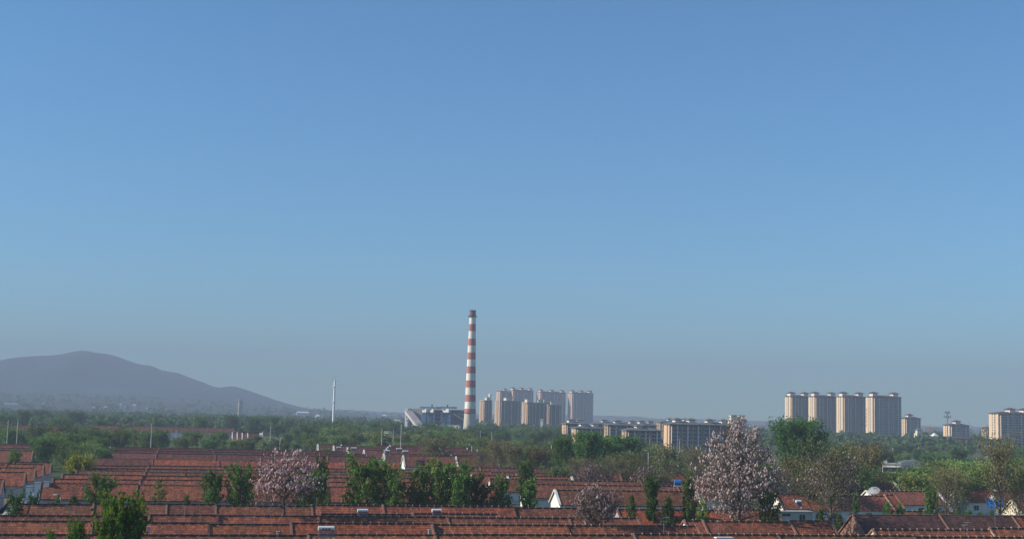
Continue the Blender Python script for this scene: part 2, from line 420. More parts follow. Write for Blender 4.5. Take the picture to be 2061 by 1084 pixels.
# near rows across the bottom of the picture (ridge heights read off the photograph)
G1 = 'terraced tiled houses in the front rows'
row(1075.5, 820, -60, 2120, 'the row nearest the camera', lambda i: C_RED if i not in (0, 4) else C_BROWN, cuts=[620, 875, 1275, 1566, 1840], group=G1, ridge='dark', hd=5)
row(1054, 780, -40, 868, 'the left half of the second row', lambda i: [C_RED, C_RED, C_RED, C_BRIGHT][i % 4], cuts=[185, 420, 585], group=G1)
row(1055, 1100, 869, 1402, 'the middle part of the second row', lambda i: C_RED, cuts=[1140], group=G1)
row(1040.5, 820, -40, 1283, 'the third row from the camera', lambda i: [C_BROWN, C_BROWN, C_RED, C_BROWN, C_BROWN, C_RED][i % 6], cuts=[300, 440, 640, 900, 1145], group=G1)
row(1048.5, 1500, 1378, 1669, 'the short row before the tall blossom', lambda i: C_RED, cuts=[1414, 1587], group=G1, wall=M_WHITE)
row(1034, 800, 645, 1003, 'the low narrow row under the solar heaters', lambda i: C_BROWN, cuts=[830], hd=2.6, zr=5.2, ze=3.2, group=G1)
row(1019, 800, 30, 1180, 'the fourth row from the camera', lambda i: [C_BROWN, C_BROWN, C_BROWN, C_BROWN, C_RED, C_BRIGHT, C_BROWN][i % 7], cuts=[188, 335, 434, 627, 770, 1034], group=G1)
row(1024.5, 1300, 1243, 1560, 'the bright row beside the blossom bush', lambda i: [C_BRIGHT, C_BRIGHT, C_RED][i % 3], cuts=[1388, 1470], group=G1)
row(1063.5, 1850, 1756, 2120, 'the front right corner row', lambda i: C_RED, cuts=[1990], group=G1, wall=M_CREAM)
row(1035.5, 1850, 1716, 2120, 'the long dark row at the right', lambda i: [C_DARK, C_DARK, C_RED][i % 3], cuts=[1890, 2035], hd=5.4, zr=7, ridge='pale', colname='dark brown', group=G1, detail=1, wall=M_BRICKW)
# block behind the tree lined street, left of the cross street
G2 = 'terraced tiled houses of the middle block'
S_L, S_R = -30.0, 73.0
mid_rows = [(973.6, C_RED), (963.3, C_RED), (955.5, C_RED), (947.5, C_BROWN), (942, C_BROWN), (936, C_BROWN), (922, C_BRIGHT), (910.5, C_FAR), (905, C_DARK), (901.5, C_FAR), (899, C_FAR)]
mid_t = []
for k, (py, c) in enumerate(mid_rows):
    t = t_of(230, py, 6.3); mid_t.append(t)
    sl = S_L + (.6 * (k % 3)); sr = S_R if t < 560 else 68
    if k == 3: sl = -27
    bs = [sl, -9.5] + [12 + 21 * q for q in range(3)] + [sr]
    for i in range(len(bs) - 1):
        cc = c
        if 922 == py and i == 0: cc = C_FAR
        house(bs[i], bs[i + 1], t, '%s tiled house, %s from left in the %s row beyond the street' % (['red brown', 'weathered brown', 'dull red'][k % 3], ORD[i], ORD[k]),
              jit(cc), end_l=i == 0, end_r=i == len(bs) - 2, group=G2, detail=2 if k < 6 else 1, windows=(k == 0), wall=M_WHITE if k > 6 and i == 0 else M_GREYW,
              ridge='pale' if k in (0, 3, 6) else 'dark', parapet=k > 6 and i == 0)
# right hand block, beyond the side street; white plastered gables catch the sun
G3 = 'tiled houses of the right block'
def blk(py, pxr, px0, px1, lab, c, **kw):
    kw.setdefault('wall', M_WHITE); kw.setdefault('group', G3)
    return row(py, pxr, px0, px1, lab, lambda i: c, **kw)
blk(985.5, 1120, 1118, 1400, 'the gabled row right of the side street', C_BROWN, unit=23, s_ref=0, parapet=True)
blk(973, 1056, 1056, 1470, 'the second row right of the side street', C_BROWN, unit=24, s_ref=8)
blk(964, 1000, 985, 1390, 'the third row right of the side street', C_BROWN, unit=26, s_ref=0)
blk(956.5, 950, 950, 1150, 'the row of the small white gable', C_RED, unit=22, s_ref=3, parapet=True)
blk(948.5, 1000, 905, 1245, 'the pale ridged row before the willows', C_BROWN, unit=30, s_ref=2, ridge='pale')
blk(950.5, 1250, 1200, 1420, 'the row by the blue tank', C_RED, unit=30, s_ref=9)
blk(940, 1000, 890, 1180, 'the row half hidden by willows', C_FAR, unit=30, s_ref=6)
FARG = [(935, 868, 935), (916, 812, 1000), (912, 773, 990), (905, 733, 990), (900, 700, 960), (896.5, 672, 940), (893.5, 640, 900)]
for k, (py, a, b_) in enumerate(FARG[1:]):
    blk(py, a, a, b_, 'the %s of the stepped white gabled rows' % ORD[k], C_FAR if k else C_BROWN, unit=26, s_ref=5 * k, parapet=True, detail=1, zr=6.6 if k else 7.2, colname='white gabled brown')
# houses at the far right, with walls seen between trees
G4 = 'tiled houses of the far right block'
def rb(py, pxr, px0, px1, lab, c, **kw):
    kw.setdefault('wall', M_WHITE)
    return row(py, pxr, px0, px1, lab, lambda i: c, group=G4, **kw)
rb(995, 1650, 1560, 1800, 'the long row behind the grey shed', C_RED, cuts=[1613, 1780], windows=True, hd=5, detail=2)
rb(987, 1800, 1744, 1885, 'the row of the right small gable', C_BROWN, windows=True, hd=5.6, parapet=True, cuts=[])
rb(971, 1800, 1712, 1900, 'the row under the white dish', C_BROWN, parapet=True, cuts=[1800])
rb(985, 1960, 1927, 1999, 'the white walled courtyard at right', C_BRIGHT, windows=True, parapet=True, cuts=[], hd=5)
rb(981, 1980, 1938, 2100, 'the row beyond the white courtyard', C_BROWN, cuts=[2010])
rb(988, 2030, 1999, 2120, 'the rightmost row behind the bare tree', C_BROWN, cuts=[])
rb(1006, 2050, 2036, 2120, 'the cream gabled corner at the right edge', C_RED, wall=M_CREAM, parapet=True, cuts=[], windows=True)
rb(1029, 1860, 1790, 1905, 'the low roof behind the dark row', C_BROWN, zr=4.6, ze=2.6, hd=3, cuts=[])
# left block, whose right hand gable ends face the lane
G5 = 'tiled houses left of the lane'
for k, (py, px, c) in enumerate([(966, 6, C_BROWN), (949, 51, C_RED), (940.6, 71, C_RED), (935, 88, C_RED), (931, 103, C_BROWN)]):
    row(py, px, -160, px, 'the %s lane row from the camera' % ORD[k], lambda i: c, cuts=[px - 75], group=G5, colname='dull red', hd=4.8)
for k, (py, px, c) in enumerate([(907, 66, C_BROWN), (901.5, 64, C_DARK), (897, 62, C_FAR), (893.5, 60, C_DARK)]):
    row(py, px, -160, px, 'the %s row beyond the lane trees' % ORD[k], lambda i: c, cuts=[px - 90], group=G5, colname='dark brown', zr=7 if k == 0 else 6.3, hd=6, detail=1)
# long far rows across the left, behind the tree belt
G6 = 'far long barns at the left'
row(857.5, 100, -60, 168, 'the left far barn row', lambda i: C_FAR, unit=60, group=G6, hd=9, zr=8.2, ze=4.6, detail=1, colname='long low', wall=M_WHITE)
row(858, 300, 182, 470, 'the right far barn row', lambda i: C_FAR, unit=60, group=G6, hd=9, zr=8.2, ze=4.6, detail=1, colname='long low', wall=M_WHITE)
for k, (px, py) in enumerate([(468, 869), (478, 869.5), (488, 870.5), (499, 871)]):
    row(py, px, px, px + 60 - k * 12, 'the %s of the far white gables left of the mast' % ORD[k], lambda i: C_FAR, cuts=[], hd=5, zr=8, ze=3.4, detail=1, wall=M_WHITE, parapet=True, colname='purple brown', group='far houses left of the mast')
for k, (px, py) in enumerate([(416, 841), (423, 841.5), (446, 843), (453, 843.5), (461, 844)]):
    row(py, px, px, px + 34, 'the %s of the tiny gabled cluster under the mountain' % ORD[k], lambda i: C_FAR, cuts=[], hd=6, zr=9, ze=3.6, detail=0, wall=M_WHITE, parapet=True, colname='distant brown', group='distant houses under the mountain')
for k in range(5):
    row(858.5 + k * .6, 170 + 3.6 * k, 167 + 3.6 * k, 186 + 3.6 * k, 'the %s of the pale gables in the barn gap' % ORD[k], lambda i: C_FAR, cuts=[], hd=3.6, zr=8.4, ze=4.8, detail=0, wall=M_CREAM, parapet=True, colname='narrow', group='pale gables between the barns')
# tiny distant white farm houses
for k, (px, py, wv) in enumerate([(193, 818, 16), (199, 811, 6), (212, 817, 8), (236, 811, 6), (243, 808, 4), (252, 809, 5), (296, 819, 5), (307, 820, 8), (335, 821, 4), (88, 790, 7), (272, 790, 7), (345, 798, 12), (155, 848, 8), (625, 833, 10), (640, 830, 9), (655, 830, 14), (775, 824, 10), (742, 838, 5), (20, 826, 30), (360, 832, 46), (610, 823, 26), (1905, 882, 7), (1880, 871, 10)]):
    d = 1500 if py > 845 else 2300 if py > 828 else 3300
    X, Y, Z = on_y(px, py, d); wm = wv * d / FPX; hh = min(max(Z - rise(X, Y), 5), 16)
    zr_ = rise(X, Y); h = thing('farm_house', 'tiny white farm on the plain, over %s' % spot(px), 'house', (X, Y, zr_), A, 'tiny farm buildings on the plain')
    b = MB(); b.box(-wm / 2, wm / 2, -4, 4, 0, hh * .78); b.build('wall', M_WHITE, h)
    b = MB(); b.hip(-wm / 2, wm / 2, -4, 4, hh * .78, hh * .22, o=.4); b.build('roof', M_DROOF if k % 2 else M_WPAINT, h)

# ------------------------------------------------------------------ towers
def apartments(s, t, L, D, floors, label, cat='apartment building', tint=(1, 1, 1), side=(1, 1, 1), pavs=(.45,), roof=M_TROOF, bays=3, name='apartment_tower', group=None, fh=2.95, flat=False, white=True, endwin=True, strip=True, rot=0, bigroof=True):
    H = floors * fh
    o = thing(name, label, cat, W(s, t), A + rot, group)
    # local frame: x along the long face, y away from the camera; the left end (x=0) catches the sun
    b = MB(); b.box(0, L, 0, D, 0, H); w_ = b.build('wall', M_TSHADE, o); w_.color = (*side, 1)
    # sunlit end panels: two ribs with the shade-grey wall between
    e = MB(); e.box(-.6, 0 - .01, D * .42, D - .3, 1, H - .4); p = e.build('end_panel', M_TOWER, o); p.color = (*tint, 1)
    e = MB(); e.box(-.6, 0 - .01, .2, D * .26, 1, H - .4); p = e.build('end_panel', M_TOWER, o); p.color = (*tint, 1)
    if endwin:
        wn = MB(); yw = D * .62
        for f in range(floors):
            z = f * fh + .9
            wn.box(-.66, -.58, yw - .8, yw + .8, z, z + 1.6)
        q = wn.build('end_window', M_GLASS, o); q['kind'] = 'stuff'
    # camera side: bays, balcony slabs, window grid
    bw = L / bays; wn = MB(); sl = MB(); pil = []
    for k in range(bays):
        x0 = k * bw
        e = MB(); e.box(x0 + bw * .12, x0 + bw * .40, -1.5, -.01, 0, H - 1.2); q = e.build('bay', M_TSHADE, o); q.color = (*side, 1)
        e = MB(); e.box(x0 + bw * .12 - .25, x0 + bw * .12 - .02, -1.6, -.2, 0, H - 1); q = e.build('bay_panel', M_TOWER, o); q.color = (*tint, 1)
        if white:
            e = MB(); e.box(x0 + bw * .62, x0 + bw * .62 + .75, -.9, -.01, 0, H - .5); e.build('pilaster', M_WHITE, o)
        for f in range(floors):
            z = f * fh + .8
            wn.box(x0 + bw * .15, x0 + bw * .37, -1.58, -1.48, z, z + 1.7)
            wn.box(x0 + bw * .44, x0 + bw * .57, -.08, .02, z, z + 1.5)
            wn.box(x0 + bw * .72, x0 + bw * .93, -.08, .02, z, z + 1.7)
            sl.box(x0 + bw * .70, x0 + bw * .95, -.9, -.1, z - .9, z - .35)
    q = wn.build('facade_window', M_GLASS, o); q['kind'] = 'stuff'
    q = sl.build('balcony', M_TSHADE, o); q.color = (*[c * 1.5 for c in side], 1); q['kind'] = 'stuff'
    if flat:
        r = MB(); r.box(-.8, L + .3, -.6, D + .3, H, H + 1.1); r.build('roof', M_CONC, o)
    else:
        r = MB(); r.hip(-.6, L, -1.5, D, H, 2.6 if bigroof else 2.2, o=1.2); r.build('roof', roof, o)
    for f in pavs:
        x = f * L; pw = 3.6 if bigroof else 2.3; ph = 5.0 if bigroof else 3.4
        pv = MB(); pv.box(x - pw, x + pw, D * .25, D * .75, H, H + ph); v = pv.build('roof_room', M_WHITE if not flat else M_CREAM, o)
        pv = MB()
        if flat: pv.box(x - pw - .4, x + pw + .4, D * .25 - .4, D * .75 + .4, H + ph, H + ph + .5)
        else: pv.hip(x - pw, x + pw, D * .25, D * .75, H + ph, ph * .46, o=ph * .36)
        pv.build('roof_cap', roof if not flat else M_CONC, v)
    return o
def place(px_left, py_top, d, floors=None, fh=2.95):
    """bearing of the left front corner and number of floors from the roof line"""
    X, Y, Z = on_y(px_left, py_top, d)
    s = UU.x * X + UU.y * Y; t = VV.x * X + VV.y * Y
    return s, t, max(1, round(Z / fh))
GT = 'tall yellow ended apartment towers at the right'
YL = (.98, 1, 1.05); SD = (1.2, 1.2, 1.25)
TW = [(1592, 1631, 796, 1930, 'leftmost of the four tall towers, rising behind the round green tree'),
      (1640, 1686, 797, 1890, 'second from the left of the four tall yellow ended towers'),
      (1697, 1742, 797, 1850, 'third from the left of the four tall yellow ended towers'),
      (1757, 1814, 799, 1810, 'rightmost and widest of the four tall towers, red lettering on its end')]
def span(px0, px1, t, z):
    return s_at(px1, t, z) - s_at(px0, t, z)
for k, (a, b_, top, d, lab) in enumerate(TW):
    s, t, n = place(a, top, d)
    L = span(a, b_, t, n * 2.95)
    o = apartments(s, t, L, 19, n, lab, tint=YL, side=SD, pavs=(.16, .85) if k in (0,) else (.14, .86), group=GT, bays=3)
    if k == 3:
        lt = MB()
        for g_ in range(5):
            z = n * 2.95 - 17 - g_ * 5.2; yc = 16.2
            for (ya, yb, za, zb) in ((-1.1, 1.1, 1.3, 1.6), (-1.1, 1.1, .2, .5), (-.2, .15, -1.5, 1.9), (-1.2, -.8, -1.4, .2), (.8, 1.2, -1.4, .2), (-1.1, 1.1, -1.6, -1.3)):
                lt.box(-.7, -.62, yc + ya, yc + yb, z + za, z + zb)
        q = lt.build('lettering', M_LETTER, o); q['label'] = 'vertical line of red characters'
s, t, n = place(1822, 842, 2050)
apartments(s, t, span(1822, 1853, t, 30), 14, n, 'mid rise block in shade just right of the four tall towers', tint=YL, side=SD, pavs=(.4,), bays=2, group=GT)
s, t, n = place(1912, 853, 1800)
apartments(s, t, span(1912, 1951, t, 30), 16, n, 'short yellow ended block behind the thin antenna mast', tint=YL, side=SD, pavs=(.5,), bays=2, group=GT)
s, t, n = place(2010, 832, 1550)
apartments(s, t, span(2010, 2120, t, 40), 19, n, 'broad yellow ended tower cut by the right picture edge', tint=YL, side=SD, pavs=(.3, .55, .9), bays=4, group=GT)
s, t, n = place(1985, 862, 1750)
apartments(s, t, 8, 10, n, 'slim dark block tucked behind the rightmost tower', side=(.6, .6, .6), tint=(.5, .5, .5), pavs=(), bays=1, group=GT)
# low hall between the towers
X, Y, Z = on_y(1905, 890, 1500); s = UU.x * X + UU.y * Y; t = VV.x * X + VV.y * Y
apartments(s - 20, t, 52, 12, 3, 'long low red roofed hall in front of the short block', name='low_hall', cat='building', bays=6, pavs=(), white=False, endwin=False)
# tan group beside the chimney
GM = 'tan flat roofed apartment towers beside the chimney'
MT = (.72, .66, .66); MS = (.62, .60, .64)
for k, (a, b_, top, d, D, lab, pv) in enumerate([
        (974, 991, 806, 2150, 15, 'tan tower nearest the striped chimney, white tank on its roof', (.7,)),
        (1007, 1049, 807, 2120, 18, 'tan tower with stepped roofs, second from the chimney', (.45,)),
        (1061, 1081, 812, 2000, 16, 'tan tower with one broad sunlit end behind the trees', (.35,)),
        (1081, 1106, 811, 2010, 5, 'dark fronted tower with a pale panel, right of the broad end', (.3, .8)),
        (1104, 1130, 815, 1960, 4, 'rightmost tower of the tan group, below the tallest slabs', (.4,))]):
    s, t, n = place(a, top, d)
    apartments(s, t, span(a, b_, t, 45) * 1.07, D, n, lab, tint=MT, side=MS, pavs=pv, group=GM, flat=True, bays=3, rot=.24)
s, t, n = place(982, 806, 2150)
tk = thing('water_tank', 'white water tank on the tower roof beside the chimney', 'tank', W(s + 5, t + 8, n * 2.95 + 6.55))
b = MB(); b.tube((0, 0, 0), (0, 0, 4.6), 2.3, k=14); b.build('tank_body', M_WPAINT, tk, )
b = MB(); b.tube((0, 0, 4.6), (0, 0, 5.6), 2.3, .3, k=14); b.build('tank_lid', M_WPAINT, tk)
# tallest distant slabs
GB = 'tallest hazy slabs in the distance'
for k, (a, b_, top, lab) in enumerate([(1007, 1026, 787, 'pink ended slab, leftmost of the tallest distant group'), (1033, 1076, 785, 'second distant slab, behind the tan towers'),
                                       (1088, 1142, 789, 'third distant slab with three roof turrets'), (1152, 1197, 790, 'rightmost tallest distant slab with an orange end')]):
    s, t, n = place(a, top, 3300)
    apartments(s, t, span(a, b_, t, 80), 24, n, lab, rot=.16, tint=(.95, .78, .85), side=(1.05, 1.05, 1.2), pavs=(.08, .5, .92) if b_ - a > 30 else (.7,), group=GB, bays=3 if b_ - a > 30 else 1, white=True)
# mid-rise quarter
GR = 'six storey blocks in front of the towers'
mids = [(1140, 1180, 851, 1180, 9), (1160, 1215, 857, 1100, 9), (1200, 1262, 849, 1260, 4), (1225, 1292, 854, 1150, 4), (1282, 1322, 850, 1230, 4), (1262, 1330, 861, 1020, 4), (1349, 1412, 853.5, 960, 12), (1413, 1478, 856, 965, 1), (1330, 1400, 850, 1350, 4)]
mlab = ['cream ended block at the left end of the six storey quarter', 'cream ended block behind the feathery green trees', 'block with cream roof rooms behind the first two', 'dark fronted block in the middle of the quarter', 'block left of the broad cream gable, hazier than its neighbours',
        'lower dark block right of the feathery green tree', 'long dark block with a broad cream gable end', 'dark block joined right of the broad cream gable, before the blossom tree', 'far pale roofed block behind the broad cream gable']
for k, (a, b_, top, d, fl) in enumerate(mids):
    s, t, n = place(a, top, d)
    apartments(s, t, span(a, b_, t, 18), 12 if fl in (9, 12) else 11, n, mlab[k], tint=(.85, .80, .82) if fl in (9, 12) else (.6, .6, .62), side=(.85, .85, .95), pavs=(.3, .75) if k != 5 else (.4,), roof=M_DROOF, group=GR, bays=3, endwin=k != 6, name='apartment_block', fh=2.8, bigroof=False)
s, t, n = place(1474, 845, 1500)
apartments(s, t, span(1474, 1502, t, 30), 12, n, 'pale block peeking out behind the top of the tall blossom tree', tint=(1, 1.1, 1.4), side=(1.3, 1.3, 1.3), pavs=(.2, .8), roof=M_DROOF, bays=3, name='apartment_block', flat=True)
# distant grey blocks under the mountain
for k, (a, b_, top, d, D) in enumerate([(481, 489, 806, 3000, 14)]):
    s, t, n = place(a, top, d)
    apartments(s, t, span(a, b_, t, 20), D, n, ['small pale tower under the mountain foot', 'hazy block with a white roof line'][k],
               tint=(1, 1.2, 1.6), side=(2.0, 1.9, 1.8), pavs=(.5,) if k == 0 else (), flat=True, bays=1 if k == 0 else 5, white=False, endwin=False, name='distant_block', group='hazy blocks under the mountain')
# clock-towerish white belfry and shed
X, Y, Z = on_y(1848, 880, 1500)
bf = thing('belfry', 'small white belfry with pointed spire in front of the mid rise block', 'belfry', (X, Y, 0), A)
b = MB(); b.box(-3.2, 3.2, -3.2, 3.2, 0, 14); b.box(-2.2, 2.2, -2.2, 2.2, 14, 17); b.build('wall', M_CREAM, bf)
b = MB(); b.box(-1.2, 1.2, -3.3, -3.18, 6.5, 12); b.box(-3.3, -3.18, -1.2, 1.2, 6.5, 12); b.build('arch_opening', M_BLACK, bf)
b = MB(); b.hip(-2.2, 2.2, -2.2, 2.2, 17, 3, o=.4); b.tube((0, 0, 19.5), (0, 0, 26), .7, .05, k=8); b.build('spire', M_DROOF, bf)

# ------------------------------------------------------------------ striped chimney
X, Y, Z = on_y(950.8, 625, 1390)
xb = x_at(946, 1390, 8)
ch = thing('striped_chimney', 'very tall tapering chimney with red and white bands over a bare concrete base', 'chimney', ((X + xb) / 2, 1390, 0), 0)
CHH = Z
def rad(z): return 6.9 + (3.15 - 6.9) * (z / CHH) ** .8
pys = [625, 637.5, 652, 666, 681, 695, 709, 723, 737, 751, 765, 779.5, 794, 808, 822, 830]
zz = [min(CHH, on_y(948, p, 1390)[2]) for p in pys]
zz[0] = CHH
def ring(name, m, za, zb, par, n=40, grow=0):
    b = MB(); st = max(1, int((za - zb) / 6)); pts = []; fs = []
    for j in range(st + 1):
        z = zb + (za - zb) * j / st; r = rad(z) + grow
        pts += [(r * math.cos(2 * math.pi * i / n), r * math.sin(2 * math.pi * i / n), z) for i in range(n)]
    for j in range(st):
        for i in range(n): fs.append((j * n + i, j * n + (i + 1) % n, (j + 1) * n + (i + 1) % n, (j + 1) * n + i))
    b.poly(pts, fs); return b.build(name, m, par, smooth=True)
for i in range(len(zz) - 1):
    ring('red_band' if i % 2 == 0 else 'white_band', M_SOOT if i == 0 else M_RED if i % 2 == 0 else M_BAND, zz[i], zz[i + 1], ch)
ring('concrete_base', M_STACK, zz[-1], 0, ch)
b = MB(); b.tube((0, 0, CHH - .3), (0, 0, CHH + .5), rad(CHH) + .25, k=32); b.build('rim', M_BLACK, ch)
zp = zz[1]
b = MB(); b.tube((0, 0, zp), (0, 0, zp + .4), rad(zp) + 1.3, k=32)
for i in range(24):
    a = i * math.pi / 12; r = rad(zp) + 1.2
    b.tube((r * math.cos(a), r * math.sin(a), zp + .4), (r * math.cos(a), r * math.sin(a), zp + 1.8), .08, k=4)
    a2 = a + math.pi / 12; b.tube((r * math.cos(a), r * math.sin(a), zp + 1.7), (r * math.cos(a2), r * math.sin(a2), zp + 1.7), .08, k=4)
b.build('gallery', M_BLACK, ch)
b = MB()
for i in range(28): b.tube((-.4, -rad(5 * i) - .25, 5 * i + 1), (-.4, -rad(min(CHH, 5 * i + 5)) - .25, min(CHH, 5 * i + 6)), .1, k=4) if 5 * i + 6 < CHH else None
b.build('ladder', M_BLACK, ch)
zg = zz[-1]
b = MB(); b.tube((0, 0, zg - .3), (0, 0, zg), rad(zg) + .9, k=32); b.build('lower_gallery', M_BLACK, ch)

# ------------------------------------------------------------------ heating plant left of the chimney
def bx(px0, px1, pyt, d, depth, name, m, par, zb=0, par_origin=None):
    X0, Y0, Z0 = on_y(px0, pyt, d); X1 = on_y(px1, pyt, d)[0]
    ox, oy = par_origin
    b = MB(); b.box(X0 - ox, X1 - ox, Y0 - oy, Y0 + depth - oy, zb, Z0); return b.build(name, m, par)
D0 = 1480; ox = x_at(870, D0, 10); PO = (ox, D0)
pl = thing('heating_plant', 'grey boiler house with blue cladding and flat blue roofs, left of the chimney', 'factory', (ox, D0, 0), -.2)
bx(812, 937, 821, D0 + 30, 22, 'main_hall', plain('grey_sheet', (.30, .28, .28), noise=.15, scale=.1), pl, 0, PO)
bx(806, 811.7, 821, D0 + 20, 26, 'corner_tower', M_WHITE, pl, 0, PO)
b0 = bx(845, 873, 827, D0 + 8, 16, 'boiler_bay', M_BLUE, pl, 0, PO)
b1 = bx(886, 905, 827, D0 + 8, 16, 'boiler_bay', M_BLUE, pl, 0, PO)
bx(873, 886, 829, D0 + 14, 12, 'link_bay', plain('dark_blue_sheet', (.07, .11, .19), noise=.2, scale=.2), pl, 0, PO)
for (a, b_) in ((843, 877), (884, 909)):
    X0, Y0, Z0 = on_y(a, 817.5, D0 + 4); X1 = on_y(b_, 817.5, D0 + 4)[0]
    r = MB(); r.box(X0 - PO[0], X1 - PO[0], 4, 28, Z0 - 1.7, Z0); r.build('roof', M_BLUE, pl)
for (a, b_) in ((847, 857), (860, 872), (888, 904)):
    X0, Y0, Z0 = on_y(a, 822, D0 + 6); X1 = on_y(b_, 822, D0 + 6)[0]; Z1 = on_y(a, 829, D0 + 6)[2]
    hw = (X1 - X0) / 2; r = MB(); r.box(-hw, hw, -.6, 1.2, Z1, Z0); q = r.build('white_panel', M_WHITE, pl); q.location = ((X0 + X1) / 2 - PO[0], 5.6, 0); q.rotation_euler = (0, 0, -.42)
for (px) in (846, 858, 871, 886, 904):
    X0 = x_at(px, D0 + 6, 15); Z1 = on_y(px, 829, D0 + 6)[2]
    r = MB(); r.tube((X0 - PO[0], 6.4, 0), (X0 - PO[0], 6.4, Z1), .45, k=6); r.build('column', M_STEEL, pl)
for py in (830, 838, 846):
    X0, Y0, Z0 = on_y(845, py, D0 + 5); X1 = on_y(937 if py == 830 else 906, py, D0 + 5)[0]
    r = MB(); r.box(X0 - PO[0], X1 - PO[0], 5, 6.2, Z0 - .3, Z0); r.build('walkway', M_STEEL, pl)
for px, py in ((864, 813), (896, 813.5)):
    X0, Y0, Z0 = on_y(px, py, D0 + 15); r = MB(); r.tube((X0 - PO[0], 15, Z0 - 4), (X0 - PO[0], 15, Z0), .7, k=8); r.build('vent', M_BLACK, pl)
wn = MB()
for i in range(14):
    px = 911 + i * 1.9; X0, Y0, Z0 = on_y(px, 833, D0 + 29.8); wn.box(X0 - PO[0], X0 - PO[0] + .6, 29.85, 29.99, Z0 - 1.6, Z0)
q = wn.build('hall_window', M_FRAME, pl); q['kind'] = 'stuff'
for i in range(3):
    X0, Y0, Z0 = on_y(808.5, 830 + i * 7, D0 + 19.8); r = MB(); r.box(X0 - PO[0], X0 - PO[0] + 1.1, 19.85, 19.99, Z0 - 1.4, Z0); r.build('tower_window', M_GLASS, pl)
# coal conveyor
X0, Y0, Z0 = on_y(819, 828, D0 + 2); X1, Y1, Z1 = on_y(848, 866, D0 - 30)
cv = thing('coal_conveyor', 'long sloping covered conveyor gallery coming down from the boiler house', 'conveyor', (X1, Y1, 0))
dx, dy = X0 - X1, Y0 - Y1
z1 = max(Z1, 1.5)
b = MB(); W_ = 2.4
b.poly([(-W_, 0, z1 - 1.4), (W_ + 2.5, 0, z1 - 1.4), (W_ + 2.5, 0, z1 + 1.2), (-W_, 0, z1 + 1.2),
        (dx - W_, dy, Z0 - 1.4), (dx + W_ + 2.5, dy, Z0 - 1.4), (dx + W_ + 2.5, dy, Z0 + 1.2), (dx - W_, dy, Z0 + 1.2)],
       [(0, 1, 2, 3), (7, 6, 5, 4), (0, 3, 7, 4), (1, 5, 6, 2), (3, 2, 6, 7), (0, 4, 5, 1)])
b.build('gallery', M_POLE, cv)
b = MB(); b.poly([(-W_ + .8, -.2, z1 + 1.3), (W_ + 3.4, -.2, z1 + 1.3), (W_ + 3.4, -.2, z1 + 1.6), (-W_ + .8, -.2, z1 + 1.6),
        (dx - W_ + .8, dy, Z0 + 1.3), (dx + W_ + 3.4, dy, Z0 + 1.3), (dx + W_ + 3.4, dy, Z0 + 1.6), (dx - W_ + .8, dy, Z0 + 1.6)],
       [(0, 1, 2, 3), (7, 6, 5, 4), (0, 3, 7, 4), (1, 5, 6, 2), (3, 2, 6, 7), (0, 4, 5, 1)]); b.build('roof', MATS['grey_sheet'], cv)
for f in (.3, .6, .9):
    r = MB(); r.tube((dx * f, dy * f, 0), (dx * f, dy * f, z1 + (Z0 - z1) * f - 1.4), .5, k=6); r.build('support', M_CONC, cv)
def small_building(px0, px1, pyt, d, depth, label, name='annex_building', m=None, wins=2, rows=2, roof=None):
    X0, Y0, Z0 = on_y(px0, pyt, d); X1 = on_y(px1, pyt, d)[0]; L = X1 - X0
    o = thing(name, label, 'building', (X0, d, 0), -.25)
    b = MB(); b.box(0, L, 0, depth, 0, Z0 - .4); b.build('wall', m or M_WHITE, o)
    b = MB(); b.box(-.3, L + .3, -.3, depth + .3, Z0 - .4, Z0); b.build('roof', roof or M_CONC, o)
    for r_ in range(rows):
        for i in range(wins):
            x = L * (i + .5) / wins; z = Z0 - 3.2 - r_ * max(3, Z0 * .4)
            if z < .5: continue
            e = MB(); e.box(x - .7, x + .7, -.08, .02, z, z + 1.7); e.build('window', M_GLASS, o)
    return o
small_building(793, 805.5, 843, D0 - 10, 12, 'white four window block at the left foot of the heating plant', wins=3, rows=2)
small_building(863, 893, 853, D0 - 14, 8, 'low annex with white end under the boiler bays', wins=4, rows=1)
small_building(896, 925, 854, D0 - 12, 8, 'low annex beside the foot of the chimney', wins=4, rows=1)
small_building(773, 783, 867, 900, 6, 'tiny white hut among trees left of the heating plant', wins=1, rows=1, name='hut')
small_building(1078, 1091, 868, 1350, 6, 'pale pump house below the tan towers', wins=2, rows=1, name='pump_house')
small_building(1088, 1093, 842, 1700, 6, 'pale slim panel building before the dark tower', wins=1, rows=1, m=M_FRAME)
wb = small_building(1777, 1811, 931, 520, 7, 'flat roofed white building with a raised left corner, among the right trees', wins=5, rows=1, name='flat_roofed_building')
X0, Y0, Z0 = on_y(1777, 926.5, 520); b = MB(); b.box(0, 1.6, .2, 3, 3, Z0); b.build('raised_corner', M_WHITE, wb)
X0, Y0, Z0 = on_y(1835, 920, 640)
dm = thing('dome_shed', 'pale round topped shed roof among the trees beyond the white building', 'shed', (X0, Y0, 0))
b = MB(); pr = [(-6.5, 0)] + [(-6.5 * math.cos(math.pi * i / 12), Z0 * .55 + Z0 * .30 * math.sin(math.pi * i / 12)) for i in range(13)] + [(6.5, 0)]
b.prism([(x, z) for x, z in pr], -8, 8); q = b.build('vault', M_STEEL, dm); q.rotation_euler = (0, 0, math.pi / 2 - .2)

